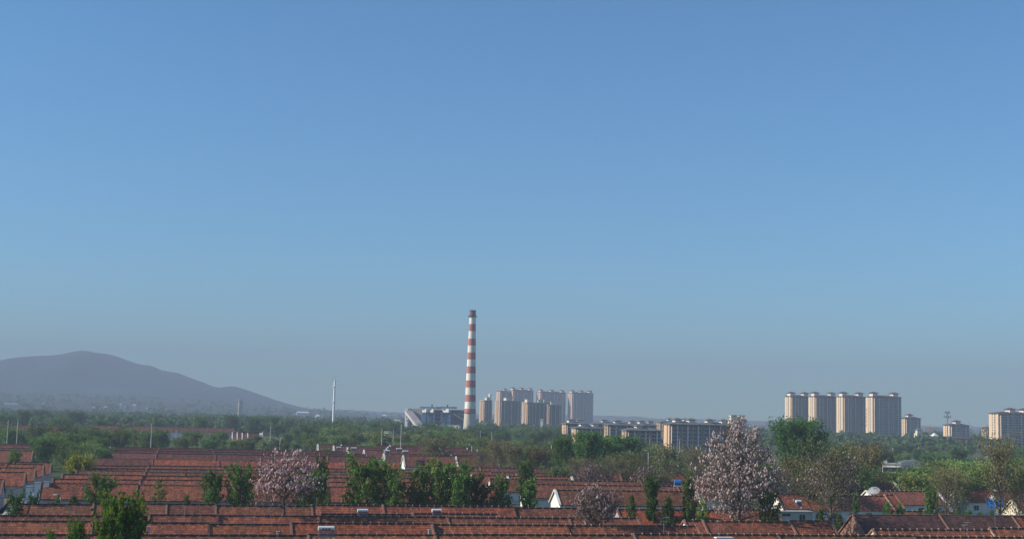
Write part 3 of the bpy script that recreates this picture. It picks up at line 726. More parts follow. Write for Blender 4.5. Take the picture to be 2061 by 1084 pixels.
# ------------------------------------------------------------------ masts, poles, lamps
def poletube(b, zs, rs, k=10):
    for i in range(len(zs) - 1): b.tube((0, 0, zs[i]), (0, 0, zs[i + 1]), rs[i], rs[i + 1], k=k, caps=True)
X, Y, Z = on_y(673.5, 765, 1320)
ms = thing('telecom_mast', 'tall white tubular telecom mast with platforms left of the chimney', 'mast', (x_at(670, 1320, 3), 1320, 0))
b = MB(); poletube(b, [0, Z * .5, Z], [1.3, 1.05, .85], 16); b.build('pole', M_WPAINT, ms, smooth=False)
b = MB(); b.tube((0, 0, Z), (0, 0, Z + 7), .12, .04, k=6); b.build('lightning_rod', M_STEEL, ms)
for f, r in ((.60, 2.4), (.885, 2.4)):
    b = MB(); b.tube((0, 0, Z * f), (0, 0, Z * f + .35), r, k=16)
    for i in range(8):
        a = i * math.pi / 4; b.tube((r * math.cos(a), r * math.sin(a), Z * f), (r * math.cos(a), r * math.sin(a), Z * f + 1.3), .07, k=4)
    b.build('platform', M_WPAINT, ms)
for sg in (-1, 1):
    b = MB(); b.tube((0, 0, Z - 1), (sg * 3.4, 0, Z), .06, k=5); b.box(sg * 3.4 - .7, sg * 3.4 + .7, -.2, .2, Z - .1, Z + .15); b.build('antenna_arm', M_STEEL, ms)
X, Y, Z = on_y(1906.5, 829, 1250)
m2 = thing('antenna_mast', 'thin mast with two antenna rings in front of the short block', 'mast', (X, 1250, 0))
b = MB(); poletube(b, [0, Z], [.6, .35], 8); b.build('pole', M_STEEL, m2)
for dz, r in ((-1, 2.2), (-5, 3.0)):
    b = MB(); b.tube((0, 0, Z + dz - .2), (0, 0, Z + dz + .2), r, k=14)
    for i in range(8):
        a = i * math.pi / 4; b.box(r * math.cos(a) - .25, r * math.cos(a) + .25, r * math.sin(a) - .25, r * math.sin(a) + .25, Z + dz, Z + dz + 1.9)
    b.build('antenna_ring', M_STEEL, m2)

def pole(px, pyt, pyb, arm=False, group='bare concrete power poles', d=None, lab=None):
    # base hidden or seen at pyb; height 9-12 m decides the distance
    if d is None:
        Hh = 10.5; dd = FPX * Hh / max(8, (pyb - pyt)); dz = FPX * CAM_H / (pyb - horizon_y(px)) if pyb > horizon_y(px) + 5 else dd
        d = min(max(dd, 250), dz * 1.0)
    X, Y, Z = on_y(px, pyt, d)
    o = thing('power_pole', lab, 'pole', (X, d, 0), rnd.uniform(0, .5), group)
    b = MB(); poletube(b, [0, Z], [.24, .15], 8); b.build('pole_shaft', M_POLE, o)
    if arm:
        b = MB(); b.box(-1.1, 1.1, -.07, .07, Z - .9, Z - .75); b.build('cross_arm', M_STEEL, o)
        for x in (-1, 0, 1):
            b = MB(); b.tube((x, 0, Z - .75), (x, 0, Z - .5), .07, k=6); b.build('insulator', M_WPAINT, o)
    return o, Z
for (px, a, b_, arm) in [(17, 845, 893, 0), (36.5, 843, 888, 0), (49, 866, 888, 0), (87, 870, 893, 0), (92, 879, 904, 1), (98, 886, 906, 1), (306, 851, 898, 0), (319, 864, 898, 0), (355, 864, 884, 1), (545, 857, 895, 0), (566, 873, 897, 1),
                         (769, 862, 903, 0), (792, 865, 905, 0), (808, 853, 896, 0), (820, 879, 904, 1), (849, 862, 890, 0), (912, 866, 894, 0), (967, 866, 906, 1), (990, 868, 900, 1), (1308, 877, 905, 0), (1368, 881, 917, 1), (1797, 900, 928, 0), (1849, 898, 922, 0), (695, 852, 866, 0), (727, 853, 869, 0), (1109, 888, 902, 0)]:
    pole(px, a, b_, arm, lab=('slim bare concrete pole in the tree belt at %s' if not arm else 'concrete pole with cross arm in the belt at %s') % spot(px))
for (px, a, b_) in [(165, 916, 932), (173, 912, 932), (184, 912, 935), (1877, 948, 962), (185, 898, 912)]:
    pole(px, a, b_, 1, d=FPX * (CAM_H - 7.5) / (a - horizon_y(px)), lab='thin village pole with a cross arm beside the stepped gables', group='village poles beside the lane')
def lamp(px, pyt, d, label, group, flip=1):
    X, Y, Z = on_y(px, pyt, d)
    o = thing('street_lamp', label, 'street lamp', (X, d, 0), 0, group)
    b = MB(); b.tube((0, 0, 0), (0, 0, Z - 1.2), .16, .11, k=8); b.build('lamp_post', M_WPAINT, o)
    b = MB(); p = Vector((0, 0, Z - 1.2))
    for i in range(5):
        an = (i + 1) / 5 * 1.3; q = Vector((flip * -1.5 * (1 - math.cos(an)), 0, Z - 1.2 + 1.2 * math.sin(an))); b.tube(p, q, .09, k=6); p = q
    b.build('lamp_arm', M_WPAINT, o)
    b = MB(); b.box(p.x - .45, p.x + .45, -.16, .16, p.z - .12, p.z + .06); b.build('lamp_head', M_WPAINT, o)
for px, py, d, fl in [(402, 881, 760, 1), (421, 882, 760, 1), (540, 884, 740, -1), (564, 880, 740, -1), (784, 889, 680, 1), (755, 882, 740, 1), (1305, 905, 470, 1), (1365, 905, 470, -1), (1000, 895, 620, 1), (177, 877, 760, -1), (167, 878, 760, 1), (1410, 896, 560, 1), (1428, 893, 560, 1), (1110, 890, 640, 1), (1697, 891, 600, 1), (950, 893, 640, 1)]:
    lamp(px, py, d, 'curved white street lamp by %s, arm %s' % (spot(px), 'left' if fl > 0 else 'right'), 'curved street lamps in the tree belt', fl)
lamp(123, 994, 268, 'white street lamp before the first roof beyond the street, at the left', None)
lamp(495, 997, 268, 'white street lamp post beside the smaller blossom tree', None, -1)

# tower crane far right
X, Y, Z = on_y(1871, 857, 2300)
cr_ = thing('tower_crane', 'small reddish tower crane between the mid rise blocks', 'crane', (X, Y, 0))
b = MB()
for sx in (-1.1, 1.1):
    for sy in (-1.1, 1.1): b.tube((sx, sy, 0), (sx, sy, Z), .3, k=4)
for i in range(int(Z / 3)): b.tube((-1.1, -1.1, i * 3), (1.1, -1.1, i * 3 + 3), .2, k=4)
b.build('crane_mast', M_ORANGE, cr_)
b = MB(); b.tube((-9, 0, Z - 4), (18, 0, Z - 2.5), .5, k=4); b.tube((0, 0, Z + 2), (16, 0, Z - 2.4), .15, k=4); b.tube((0, 0, Z + 2), (-8, 0, Z - 4), .15, k=4); b.build('jib', M_ORANGE, cr_)
b = MB(); b.box(-9.5, -6.5, -1, 1, Z - 6, Z - 4); b.build('counterweight', M_CONC, cr_)

# ------------------------------------------------------------------ trees
def basis(dirs, rr):
    r = rr.randn(*dirs.shape); a = np.cross(dirs, r); a /= np.linalg.norm(a, axis=1, keepdims=True) + 1e-9
    return a, np.cross(dirs, a)
def leafquads(c, size, rr, up=.25, aspect=.6):
    n = len(c); nr = rr.randn(n, 3); nr[:, 2] = nr[:, 2] + up; nr /= np.linalg.norm(nr, axis=1, keepdims=True)
    a, b = basis(nr, rr); s_ = (size * (.6 + .8 * rr.rand(n)))[:, None]
    v = np.stack([c - a * s_ * .5, c - b * s_ * aspect * .5 + a * s_ * .08, c + a * s_ * .5, c + b * s_ * aspect * .5 + a * s_ * .08], 1)
    return v.reshape(-1, 3)
def branch_tree(seed, H=8.0, Wd=5.0, nb=60, per=60, tilt=(30, 60), leaf=.3, spread=.32, shape='oval', trunk_h=.12, gap=0.0):
    rr = np.random.RandomState(seed); pts = []; tb = MB()
    tb.tube((0, 0, -.3), (0, 0, H * .5), .022 * H, .013 * H, k=7); tb.tube((0, 0, H * .5), (rr.randn() * .1, rr.randn() * .1, H * .97), .013 * H, .004 * H, k=6)
    for i in range(nb):
        f = trunk_h + (1 - trunk_h) * (i + rr.rand()) / nb * .93
        g = (f - trunk_h) / (1 - trunk_h)
        if shape == 'oval': pr = math.sin(math.pi * min(1, (g * .86 + .12))) ** .6
        elif shape == 'cone': pr = (1 - g) ** .8 + .06
        elif shape == 'column': pr = .75 if g < .8 else .75 * (1 - g) / .2 + .1
        else: pr = min(1, g * 2.2 + .25) * (1 - max(0, g - .75) * 2)
        L = Wd * .5 * pr * (.7 + .55 * rr.rand()); az = i * 2.4 + rr.rand() * .8; ti = math.radians(rr.uniform(*tilt))
        d = np.array([math.cos(az) * math.cos(ti), math.sin(az) * math.cos(ti), math.sin(ti)])
        L = L / max(.45, math.cos(ti)); base = np.array([0, 0, f * H * .92])
        if base[2] + L * d[2] > H: L = max(.3, (H - base[2]) / max(.1, d[2]))
        m = int(per * (.35 + .75 * pr)); u = .25 + .8 * rr.rand(m) ** .75
        bend = np.array([0, 0, .12 * L]); p = base + d * (u[:, None] * L) + bend * (u[:, None] ** 2)
        p += rr.randn(m, 3) * spread * (.45 + .5 * u[:, None]); pts.append(p)
        if i % 2 == 0 or L > 1.5: tb.tube(base, base + d * L * .8 + bend * .6, .006 * H * (.4 + pr * .5), .0015 * H, k=4, caps=False)
    p = np.concatenate(pts); p[:, 2] = np.clip(p[:, 2], .15, None)
    return leafquads(p, leaf, rr), tb
PROTO = {}
def proto(key, seed, fol, bark=None, **kw):
    v, tb = branch_tree(seed, **kw)
    cm = quads_mesh('crown', v, fol); tm = tb.mesh('trunk'); tm.materials.append(bark or M_BARK)
    PROTO.setdefault(key, []).append((cm, tm, kw.get('H', 8.0), kw.get('Wd', 5.0)))
for i in range(5): proto('bushy', 10 + i, F_DARK, H=8, Wd=5, nb=50, per=66, leaf=.42, spread=.24, shape='oval', trunk_h=.06, tilt=(8, 48))
for i in range(4): proto('slim', 30 + i, F_DARK, H=7, Wd=3.2, nb=44, per=50, leaf=.32, spread=.17, shape='cone', trunk_h=.05, tilt=(10, 50))
for i in range(3): proto('columnar', 40 + i, F_DARK, H=8, Wd=3, nb=56, per=55, leaf=.34, spread=.2, shape='column', trunk_h=.04, tilt=(25, 65))
for i in range(3): proto('sparse', 50 + i, F_DARK, H=7, Wd=5, nb=34, per=34, leaf=.3, spread=.16, shape='cone', trunk_h=.1, tilt=(5, 45))
for i in range(2): proto('near', 60 + i, F_NEAR, H=9, Wd=7, nb=95, per=80, leaf=.42, spread=.24, shape='oval', trunk_h=.1, tilt=(12, 55))
for i in range(2): proto('yellow', 64 + i, F_YEL, H=4, Wd=7, nb=60, per=50, leaf=.4, spread=.3, shape='oval', trunk_h=.05, tilt=(10, 60))
for i in range(2): proto('feather', 70 + i, F_DARK, H=14, Wd=11, nb=150, per=60, leaf=.6, spread=.36, shape='oval', trunk_h=.1, tilt=(35, 75))
for i in range(2): proto('bigdark', 75 + i, F_DARK, H=16, Wd=16, nb=190, per=95, leaf=.6, spread=.6, shape='oval', trunk_h=.15, tilt=(10, 70))
for i in range(3): proto('bare', 80 + i, F_BROWN, M_PBARK, H=12, Wd=11, nb=90, per=26, leaf=.3, spread=.5, shape='top', trunk_h=.25, tilt=(20, 65))
for i in range(6): proto('belt', 90 + i, F_BELT, H=11, Wd=12, nb=85, per=46, leaf=.7, spread=.7, shape='oval', trunk_h=.1, tilt=(5, 60))
for i in range(3): proto('willow', 100 + i, F_BROWN, M_PBARK, H=10, Wd=11, nb=90, per=45, leaf=.4, spread=.6, shape='oval', trunk_h=.15, tilt=(10, 65))
def put_tree(kind, x, y, h, wd, label, cat='tree', group=None, col_=(1, 1, 1), name=None, var=None):
    ps = PROTO[kind]; cm, tm, H, Wd = ps[(var if var is not None else rnd.randrange(len(ps))) % len(ps)]
    o = thing(name or {'bushy': 'bushy_tree', 'slim': 'young_tree', 'columnar': 'columnar_tree', 'sparse': 'sparse_tree', 'near': 'leafy_tree', 'yellow': 'yellow_shrub', 'feather': 'feathery_tree', 'bigdark': 'round_tree', 'bare': 'budding_tree', 'belt': 'belt_tree', 'willow': 'willow_tree'}[kind],
              label, cat, (x, y, 0), rnd.uniform(0, 6.28), group)
    k = wd / (Wd * .98); o.scale = (k, k, h / H)
    c = bpy.data.objects.new('crown', cm); col.objects.link(c); c.parent = o; c.color = (*col_, 1)
    t = bpy.data.objects.new('trunk', tm); col.objects.link(t); t.parent = o
    return o
def tree_px(kind, px, pyt, wpx, d, label, group=None, col_=(1, 1, 1), var=None, **kw):
    X, Y, Z = on_y(px, pyt, d)
    return put_tree(kind, X, Y, max(1.5, Z), wpx * d / FPX, label, group=group, col_=col_, var=var, **kw)

# street trees behind the fourth row of roofs (left to right)
near = [
 ('slim', 118, 985, 22, 262, 'thin young tree left of the first street lamp'),
 ('slim', 150, 989, 36, 262, 'short pointed tree between the left street lamp and a big bushy tree'),
 ('bushy', 206, 956, 58, 262, 'big bushy dark tree, leftmost of the large street trees'),
 ('sparse', 321, 953, 48, 262, 'sparse tree with open tiers of branches, alone against the red roof'),
 ('slim', 378, 985, 26, 262, 'small faint sapling right of the sparse tiered tree'),
 ('bushy', 432, 948, 44, 265, 'left tree of the close pair beside the smaller blossom tree'),
 ('slim', 425, 972, 40, 258, 'low shrubby sapling at the foot of the close pair'),
 ('bushy', 487, 938, 56, 265, 'right taller tree of the close pair beside the smaller blossom tree'),
 ('bushy', 621, 948, 58, 265, 'leafy tree just right of the smaller blossom trunk'),
 ('columnar', 650, 922, 32, 275, 'tall narrow tree leaning out behind the smaller blossom tree'),
 ('sparse', 661, 978, 22, 262, 'thin dark sapling before the red roof'),
 ('bushy', 728, 921, 66, 265, 'massive bright edged tree at the left of the central clump'),
 ('bushy', 775, 930, 56, 268, 'tree behind the massive one in the central clump'),
 ('columnar', 798, 952, 40, 262, 'narrow tree with a roof gap on its left, central clump'),
 ('bushy', 846, 934, 52, 265, 'dense upright tree in the middle of the central clump'),
 ('bushy', 890, 924, 62, 265, 'tallest feathered tree of the central clump'),
 ('bushy', 926, 946, 54, 263, 'spreading lower tree right of the tallest central one'),
 ('columnar', 934, 925, 24, 300, 'thin tall tree standing behind the spreading lower tree'),
 ('bushy', 962, 956, 46, 266, 'dark tree at the right end of the central clump'),
 ('bushy', 1009, 958, 42, 265, 'separate oval tree between two red roof gaps'),
 ('bushy', 1060, 926, 36, 330, 'round dark tree behind, above the white trimmed gable'),
 ('columnar', 1066, 966, 36, 265, 'slim tree directly left of the big white gable'),
 ('slim', 1272, 984, 26, 258, 'small conical tree between the blossom bush and a tall column tree'),
 ('columnar', 1312, 951, 32, 262, 'tall columnar tree right of the bent white pipe'),
 ('slim', 1345, 988, 34, 256, 'little conical tree left of the leafy column'),
 ('columnar', 1388, 950, 34, 262, 'leafy column at the left foot of the tall blossom tree'),
 ('slim', 1415, 985, 34, 258, 'ragged green tree inside the left skirt of the tall blossom tree'),
 ('bushy', 1548, 985, 42, 246, 'green shrubby tree at the right foot of the tall blossom tree'),
 ('slim', 1722, 982, 20, 280, 'narrow upright tree against the long red roof'),
 ('slim', 1652, 1014, 26, 262, 'small tree beside the grey shed'),
 ('slim', 1786, 999, 26, 285, 'first of two small trees hiding the white wall'),
 ('slim', 1811, 1003, 24, 285, 'second of two small trees hiding the white wall'),
 ('slim', 1851, 1014, 16, 285, 'tiny sapling before the second dark window'),
 ('bushy', 1876, 975, 30, 290, 'green tree left of the bright white courtyard wall'),
 ('slim', 1930, 1010, 24, 280, 'small dark tree before the white gable wall'),
 ('slim', 1950, 1018, 36, 282, 'low dark bush under the courtyard wall'),
 ('slim', 1972, 1022, 30, 282, 'low shrub right of the dark bush'),
 ('slim', 1995, 1018, 22, 278, 'little tree by the courtyard door'),
 ('slim', 1690, 1028, 24, 285, 'scrubby sapling between the shed tree and the dark gable'),
 ('slim', 375, 942, 10, 350, 'tiny tree poking above a middle roof row'),
]
for i, (k, px, py, wp, d, lab) in enumerate(near):
    c = rnd.uniform(.8, 1.2); tree_px(k, px, py, wp * 1.0, d, lab, 'green street trees', (c * rnd.uniform(.85, 1.15), c, c * .9), var=i)
tree_px('near', 245, 1011, 92, 150, 'large fresh green tree standing nearest the camera at lower left', col_=(1.35, 1.2, 1))
tree_px('near', 158, 1058, 36, 150, 'top of a green tree at the bottom edge, left of the nearest one', var=1)
tree_px('near', 103, 1076, 18, 150, 'leafy shoot at the bottom edge, leftmost of the front greenery', var=1)
tree_px('bushy', 30, 905, 26, 440, 'small lone tree on the dark roof row at the far left', col_=(1.2, 1.2, 1))
tree_px('bushy', 34, 990, 34, 235, 'dark tree in the lane between the white pillars, left one', col_=(.5, .6, .6))
tree_px('bushy', 69, 992, 24, 240, 'dark tree in the lane between the white pillars, right one', col_=(.5, .6, .6))
tree_px('yellow', 162, 925, 54, 375, 'round yellow green shrub beside the lane end', cat='shrub')
tree_px('bigdark', 1608, 859, 104, 470, 'broad dense dark green tree right of the tall blossom tree', col_=(.95, 1.15, 1.2))
for i, (px, py, wp, lab) in enumerate([(1133, 890, 40, 'leftmost feathery tree before the six storey quarter'), (1183, 878, 62, 'second feathery tree before the six storey quarter'), (1210, 890, 50, 'short feathery tree in the middle'), (1152, 898, 52, 'low feathery tree between the first two'), (1232, 900, 56, 'low feathery tree left of the bushiest'), (1256, 886, 78, 'rightmost and bushiest of the feathery trees')]):
    tree_px('feather', px, py, wp, 470 + 12 * i, lab, 'feathery green trees', (1.0, 1.15, 1.1), var=i)
# budding and willow trees
for i, (k, px, py, wp, d, lab) in enumerate([
 ('bare', 1672, 905, 130, 262, 'wide bare crowned tree with a few blossoms, right of the dark green tree'),
 ('bare', 1905, 952, 84, 262, 'budding tree in front of the white courtyard'),
 ('bare', 2012, 893, 96, 262, 'tall forked sparse tree near the right edge'),
 ('bare', 2050, 975, 60, 262, 'pale twiggy tree on the right edge'),
 ('willow', 875, 888, 78, 560, 'olive willow above the central clump'), ('willow', 1000, 893, 60, 520, 'olive willow right of the pole pair'),
 ('bare', 970, 905, 60, 470, 'purplish bare tree beside the brown barn roof'), ('willow', 1035, 900, 60, 480, 'willow behind the round dark tree'),
 ('willow', 1085, 905, 70, 480, 'fifth willow, above the red gabled row'), ('willow', 1345, 905, 80, 440, 'grey green willow left of the tall blossom tree'),
 ('bare', 1290, 925, 60, 400, 'brown bare tree above the red row'), ('bare', 1400, 905, 80, 430, 'brown bare tree touching the tall blossom tree'),
 ('bare', 1225, 925, 60, 400, 'brown bare tree above the smaller blossom bush'), ('bare', 1160, 925, 60, 420, 'bare tree with faint pink tips above the gabled row'),
 ('willow', 1745, 906, 80, 420, 'olive willow left of the flat white building'), ('willow', 1700, 915, 70, 380, 'shaded tree behind the wide bare crown'), ('willow', 1600, 930, 80, 350, 'dull olive tree beneath the dark green tree'),
 ('bare', 1575, 945, 60, 330, 'brown tree between the two tall blossom crowns'), ('willow', 1640, 945, 80, 330, 'dark olive tree behind the grey shed')]):
    tree_px(k, px, py, wp * 1.05, d, lab, 'budding trees', (1.0 + .15 * (i % 3), 1, .95 + .1 * (i % 2)), var=i)
# belts of trees, each an individual with a shared crown mesh
LB = 'round trees of the hazy belt'
belt_n = 0
def belt(n, px0, px1, d0, d1, h0, h1, kinds=('belt',), colr=(1, 1, 1), grp=LB, lab='hazy belt tree', w0=.8, w1=1.45):
    global belt_n
    for i in range(n):
        px = px0 + (px1 - px0) * (i + rnd.random()) / n; d = rnd.uniform(d0, d1); h = rnd.uniform(h0, h1)
        c = rnd.uniform(.75, 1.3)
        if 1750 < px < 1850 and d < 640: h = min(h, max(2.5, 24 - (953 - horizon_y(px)) * d / FPX))
        X = x_at(px, d, h / 2)
        q_ = (h - h0) / (h1 - h0)
        full = '%s %s %s, below %s' % ('tall' if q_ > .66 else 'middling' if q_ > .33 else 'low', 'darker' if c < .93 else 'paler' if c > 1.12 else 'plain', lab, spot(px))
        put_tree(rnd.choice(kinds), X, d, h, h * rnd.uniform(w0, w1), full, group=grp, col_=(colr[0] * c * rnd.uniform(.8, 1.15), colr[1] * c, colr[2] * c)); belt_n += 1
belt(26, -30, 330, 660, 780, 6, 11)
belt(20, 80, 210, 470, 640, 6, 10, colr=(.9, 1, .9), lab='dense tree closing the lane', grp='trees at the end of the lane')
belt(24, 330, 640, 690, 800, 5, 9)
belt(30, 620, 960, 700, 900, 7, 12)
belt(30, 930, 1330, 560, 800, 6, 11, colr=(.95, 1, .85))
belt(16, 640, 900, 660, 720, 4, 7, colr=(1.3, 1.2, .8), lab='central belt shrub', grp='low pale shrubs before the belt')
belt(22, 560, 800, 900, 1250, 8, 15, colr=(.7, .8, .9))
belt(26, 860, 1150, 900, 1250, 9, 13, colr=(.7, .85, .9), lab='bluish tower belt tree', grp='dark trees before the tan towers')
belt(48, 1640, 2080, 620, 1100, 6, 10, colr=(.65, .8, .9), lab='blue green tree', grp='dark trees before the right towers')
belt(30, 1690, 2090, 370, 520, 7, 12, kinds=('belt', 'willow', 'belt'), colr=(1.1, 1.1, .9), lab='olive tree behind houses', grp='olive trees behind the right houses')
belt(34, 1080, 1640, 400, 620, 6, 10.5, kinds=('willow', 'belt', 'bare'), colr=(1, .95, .9), lab='dull tree before blocks', grp='dull trees before the blocks')
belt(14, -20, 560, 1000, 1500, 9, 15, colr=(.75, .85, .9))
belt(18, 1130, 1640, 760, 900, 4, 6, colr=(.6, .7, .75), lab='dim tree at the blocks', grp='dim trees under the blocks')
# far woods: one mass nobody could count
def far_woods():
    rr = np.random.RandomState(5); vs = []
    for i in range(3100):
        d = 1250 * (4.6 ** rr.rand()) if i % 3 else rr.uniform(1200, 2600)
        x = rr.uniform(-.47, .5) * d if i % 4 else rr.uniform(-.47, -.12) * d
        if rr.rand() < .35: x += 60 * math.sin(d * .01)
        h = rr.uniform(6, 13); w_ = h * rr.uniform(.5, .9)
        n = int(46 if d < 2500 else 22)
        c = rr.randn(n, 3); c /= np.linalg.norm(c, axis=1, keepdims=True); c *= (rr.rand(n, 1) ** .35)
        c = c * [w_, w_, h * .45] + [x, d, h * .55 + rise(x, d)]
        vs.append(leafquads(c, h * .42, rr, up=.5, aspect=.8))
    me = quads_mesh('far_woods', np.concatenate(vs), F_BELT); o = link('far_woods', me, None); o['kind'] = 'stuff'; o.color = (.55, .68, .8, 1)  # bluish multiplier paints part of the distance haze onto the leaves
far_woods()
def undergrowth(name, pieces, mat, color=(1, 1, 1)):
    rr = np.random.RandomState(15); vs = []
    for (px0, px1, d0, d1, n, h) in pieces:
        for i in range(n):
            d = rr.uniform(d0, d1); px = rr.uniform(px0, px1); x = x_at(px, d, 1)
            hh = h * rr.uniform(.4, 1); c = rr.randn(26, 3) * [hh * .8, hh * .8, hh * .35] + [x, d, hh * .5]; c[:, 2] = np.clip(c[:, 2], .1, None)
            vs.append(leafquads(c, .5, rr))
    o = link(name, quads_mesh(name, np.concatenate(vs), mat), None); o['kind'] = 'stuff'; o.color = (*color, 1)
undergrowth('undergrowth', [(-40, 640, 640, 800, 420, 3.2), (620, 1350, 600, 820, 560, 3.5), (1080, 2100, 370, 600, 700, 3.5), (90, 210, 480, 640, 120, 3.2), (1640, 2100, 600, 900, 250, 4)], F_BELT)

# ------------------------------------------------------------------ blossom trees
def blossom_tree(px, pyt, wpx, d, label, seed, targets, low=.18, blossom=2.2, pan=.42, name='blossom_tree', bare_frac=.0, base_z=0, lowfade=0.35, twig=3, col_=(1, 1, 1), cone=.0, l0=.16):
    rr = np.random.RandomState(seed); X, Y, Z = on_y(px, pyt, d); H = Z; Wd = wpx * d / FPX
    o = thing(name, label, 'tree', (x_at(px, d, H * .4), d, base_z), rnd.uniform(0, 6), 'blossoming paulownia trees')
    tb = MB(); tb.tube((0, 0, -.3), (.1, 0, H * .2), .022 * H + .06, .018 * H + .04, k=10); tb.tube((.1, 0, H * .2), (0, .1, H * .5), .018 * H + .04, .010 * H, k=8); tb.tube((0, .1, H * .5), (.1, .2, H * .9), .010 * H, .003 * H, k=6)
    limbs = []
    for i in range(26):
        f = l0 + (.76 - l0) * i / 26; az = i * 2.4 + rr.rand(); g = f
        L = Wd * .5 * (.95 - .6 * max(0, f - .3)) * rr.uniform(.7, 1); ti = math.radians(15 + 50 * f)
        b0 = np.array([.05, .05, H * f]); prev = b0; n = 5
        for j in range(1, n + 1):
            u = j / n; p = b0 + np.array([math.cos(az) * L * u, math.sin(az) * L * u, math.tan(ti) * L * u * (.55 + .5 * u)]) + rr.randn(3) * .03 * L
            if p[2] > H * .96: p[2] = H * .96
            tb.tube(prev, p, .007 * H * (1.05 - u) + .02, .007 * H * (1.05 - u - .2) + .02, k=5, caps=False); limbs.append(p); prev = p
    limbs.append(np.array([0, .1, H * .85])); limbs = np.array(limbs)
    tb.build('trunk', M_BARK, o)
    # crown targets: shell-biased dome
    tw = MB(); cs = []; tips = []
    zc = H * (low + (1 - low) * .42)
    lob = rr.rand(9) * 6.28
    while len(tips) < targets:
        v = rr.randn(3); v /= np.linalg.norm(v)
        r = rr.rand() ** .42; az = math.atan2(v[1], v[0])
        lump = 1 + .13 * math.sin(3 * az + lob[0] + 3 * v[2]) + .09 * math.sin(7 * az + lob[1] - 5 * v[2]) + .06 * rr.randn()
        up = (H - zc) if v[2] > 0 else (zc - H * low)
        p = np.array([v[0] * Wd * .5 * r * lump, v[1] * Wd * .5 * r * lump, zc + v[2] * up * r * (1 if v[2] < 0 else min(1.0, lump + .02))])
        p[:2] *= 1 - cone * max(0, (p[2] - H * .4) / (H * .6)) ** .8
        if math.sin(p[0] * 1.1 + lob[3]) * math.sin(p[1] * 1.1 + lob[4]) * math.sin(p[2] * .95 + lob[5]) > .22 + .25 * rr.rand(): continue
        tips.append(p)
    tips = np.array(tips)
    for p in tips:
        dd = np.linalg.norm(limbs - p, axis=1) + (limbs[:, 2] > p[2]) * 1.5; q = limbs[dd.argmin()]
        mid = (p + q) / 2 + np.array([0, 0, -.06]) * np.linalg.norm(p - q) + rr.randn(3) * .12
        tw.tube(q, mid, .035, .028, k=3, caps=False); tw.tube(mid, p, .028, .018, k=3, caps=False)
    q_ = tw.build('twigs', M_PBARK, o); q_['kind'] = 'stuff'
    # dry seed capsules and bud sprays along the twigs
    k = int(len(tips) * twig * 2); idx = rr.randint(0, len(tips), k); cp = tips[idx] + rr.randn(k, 3) * [.45, .45, .38] * (H / 15) ** .5
    c1 = quads_mesh('seed_capsules', leafquads(cp, .30, rr, up=0, aspect=.6), F_TWIG); c = link('seed_capsules', c1, None, o); c['kind'] = 'stuff'
    # panicles: upright tapering tufts of bells
    vs = []; fs = 0; pts = []; faces = []
    n = int(len(tips) * blossom)
    for i in range(n):
        p = tips[rr.randint(len(tips))]
        f = (p[2] - H * low) / (H * (1 - low))
        if f < lowfade and rr.rand() < (1 - f / lowfade) * .75: continue
        p = p + rr.randn(3) * [.32, .32, .25]; hgt = pan * rr.uniform(.7, 1.4); rad_ = hgt * rr.uniform(.22, .34)
        lean = rr.randn(2) * .18 * hgt; b0 = len(pts)
        for (zz_, rk) in ((0, .5), (.35, 1), (.7, .7)):
            for a in range(5):
                an = a * 1.2566 + rr.rand() * .5; rk2 = rk * rr.uniform(.7, 1.3)
                pts.append((p[0] + lean[0] * zz_ + rad_ * rk2 * math.cos(an), p[1] + lean[1] * zz_ + rad_ * rk2 * math.sin(an), p[2] + hgt * zz_ + rr.randn() * .02))
        pts.append((p[0] + lean[0], p[1] + lean[1], p[2] + hgt))
        for r_ in range(2):
            for a in range(5): faces.append((b0 + r_ * 5 + a, b0 + r_ * 5 + (a + 1) % 5, b0 + r_ * 5 + 5 + (a + 1) % 5, b0 + r_ * 5 + 5 + a))
        for a in range(5): faces.append((b0 + 10 + a, b0 + 10 + (a + 1) % 5, b0 + 15))
        faces.append((b0, b0 + 1, b0 + 2, b0 + 3, b0 + 4))
    me = bpy.data.meshes.new('blossoms'); me.from_pydata(pts, [], faces); me.update(); me.materials.append(F_BLOS)
    c = link('blossoms', me, None, o); c['kind'] = 'stuff'; c.color = (*col_, 1)
    return o
blossom_tree(1486, 838, 206, 246, 'tallest blossom tree, a broad dome of pale flower spikes right of centre', 21, 1050, low=.22, blossom=2.5, pan=.46, twig=4.5, cone=.42, lowfade=.42, l0=.16)
blossom_tree(572, 905, 146, 226, 'smaller blossom tree on a bare trunk, left of centre, against red roofs', 22, 420, low=.48, blossom=2.1, pan=.42, twig=2.2, col_=(1.0, .92, .96), l0=.44)
blossom_tree(1198, 972, 92, 226, 'low rounded blossom bush with pink tips before the gabled row', 23, 420, low=.46, blossom=1.5, pan=.40, twig=5, col_=(.95, .85, .88))
blossom_tree(1672, 906, 124, 270, 'wide thin blossom crown on a slim trunk, behind the grey shed', 24, 420, low=.45, blossom=1.1, pan=.40, twig=5, lowfade=.9, col_=(.9, .82, .88))
blossom_tree(535, 985, 62, 262, 'small faded blossom shrub under the smaller blossom tree', 25, 120, low=.05, blossom=1.3, pan=.4, twig=5, col_=(.9, .9, .85))
blossom_tree(1187, 925, 70, 400, 'hazy pinkish tree above the low blossom bush', 26, 300, low=.2, blossom=1.0, pan=.5, twig=5, col_=(.85, .72, .78))
blossom_tree(1300, 930, 60, 380, 'dull pinkish tree left of the blue tank', 27, 260, low=.2, blossom=.8, pan=.5, twig=6, col_=(.85, .72, .78))

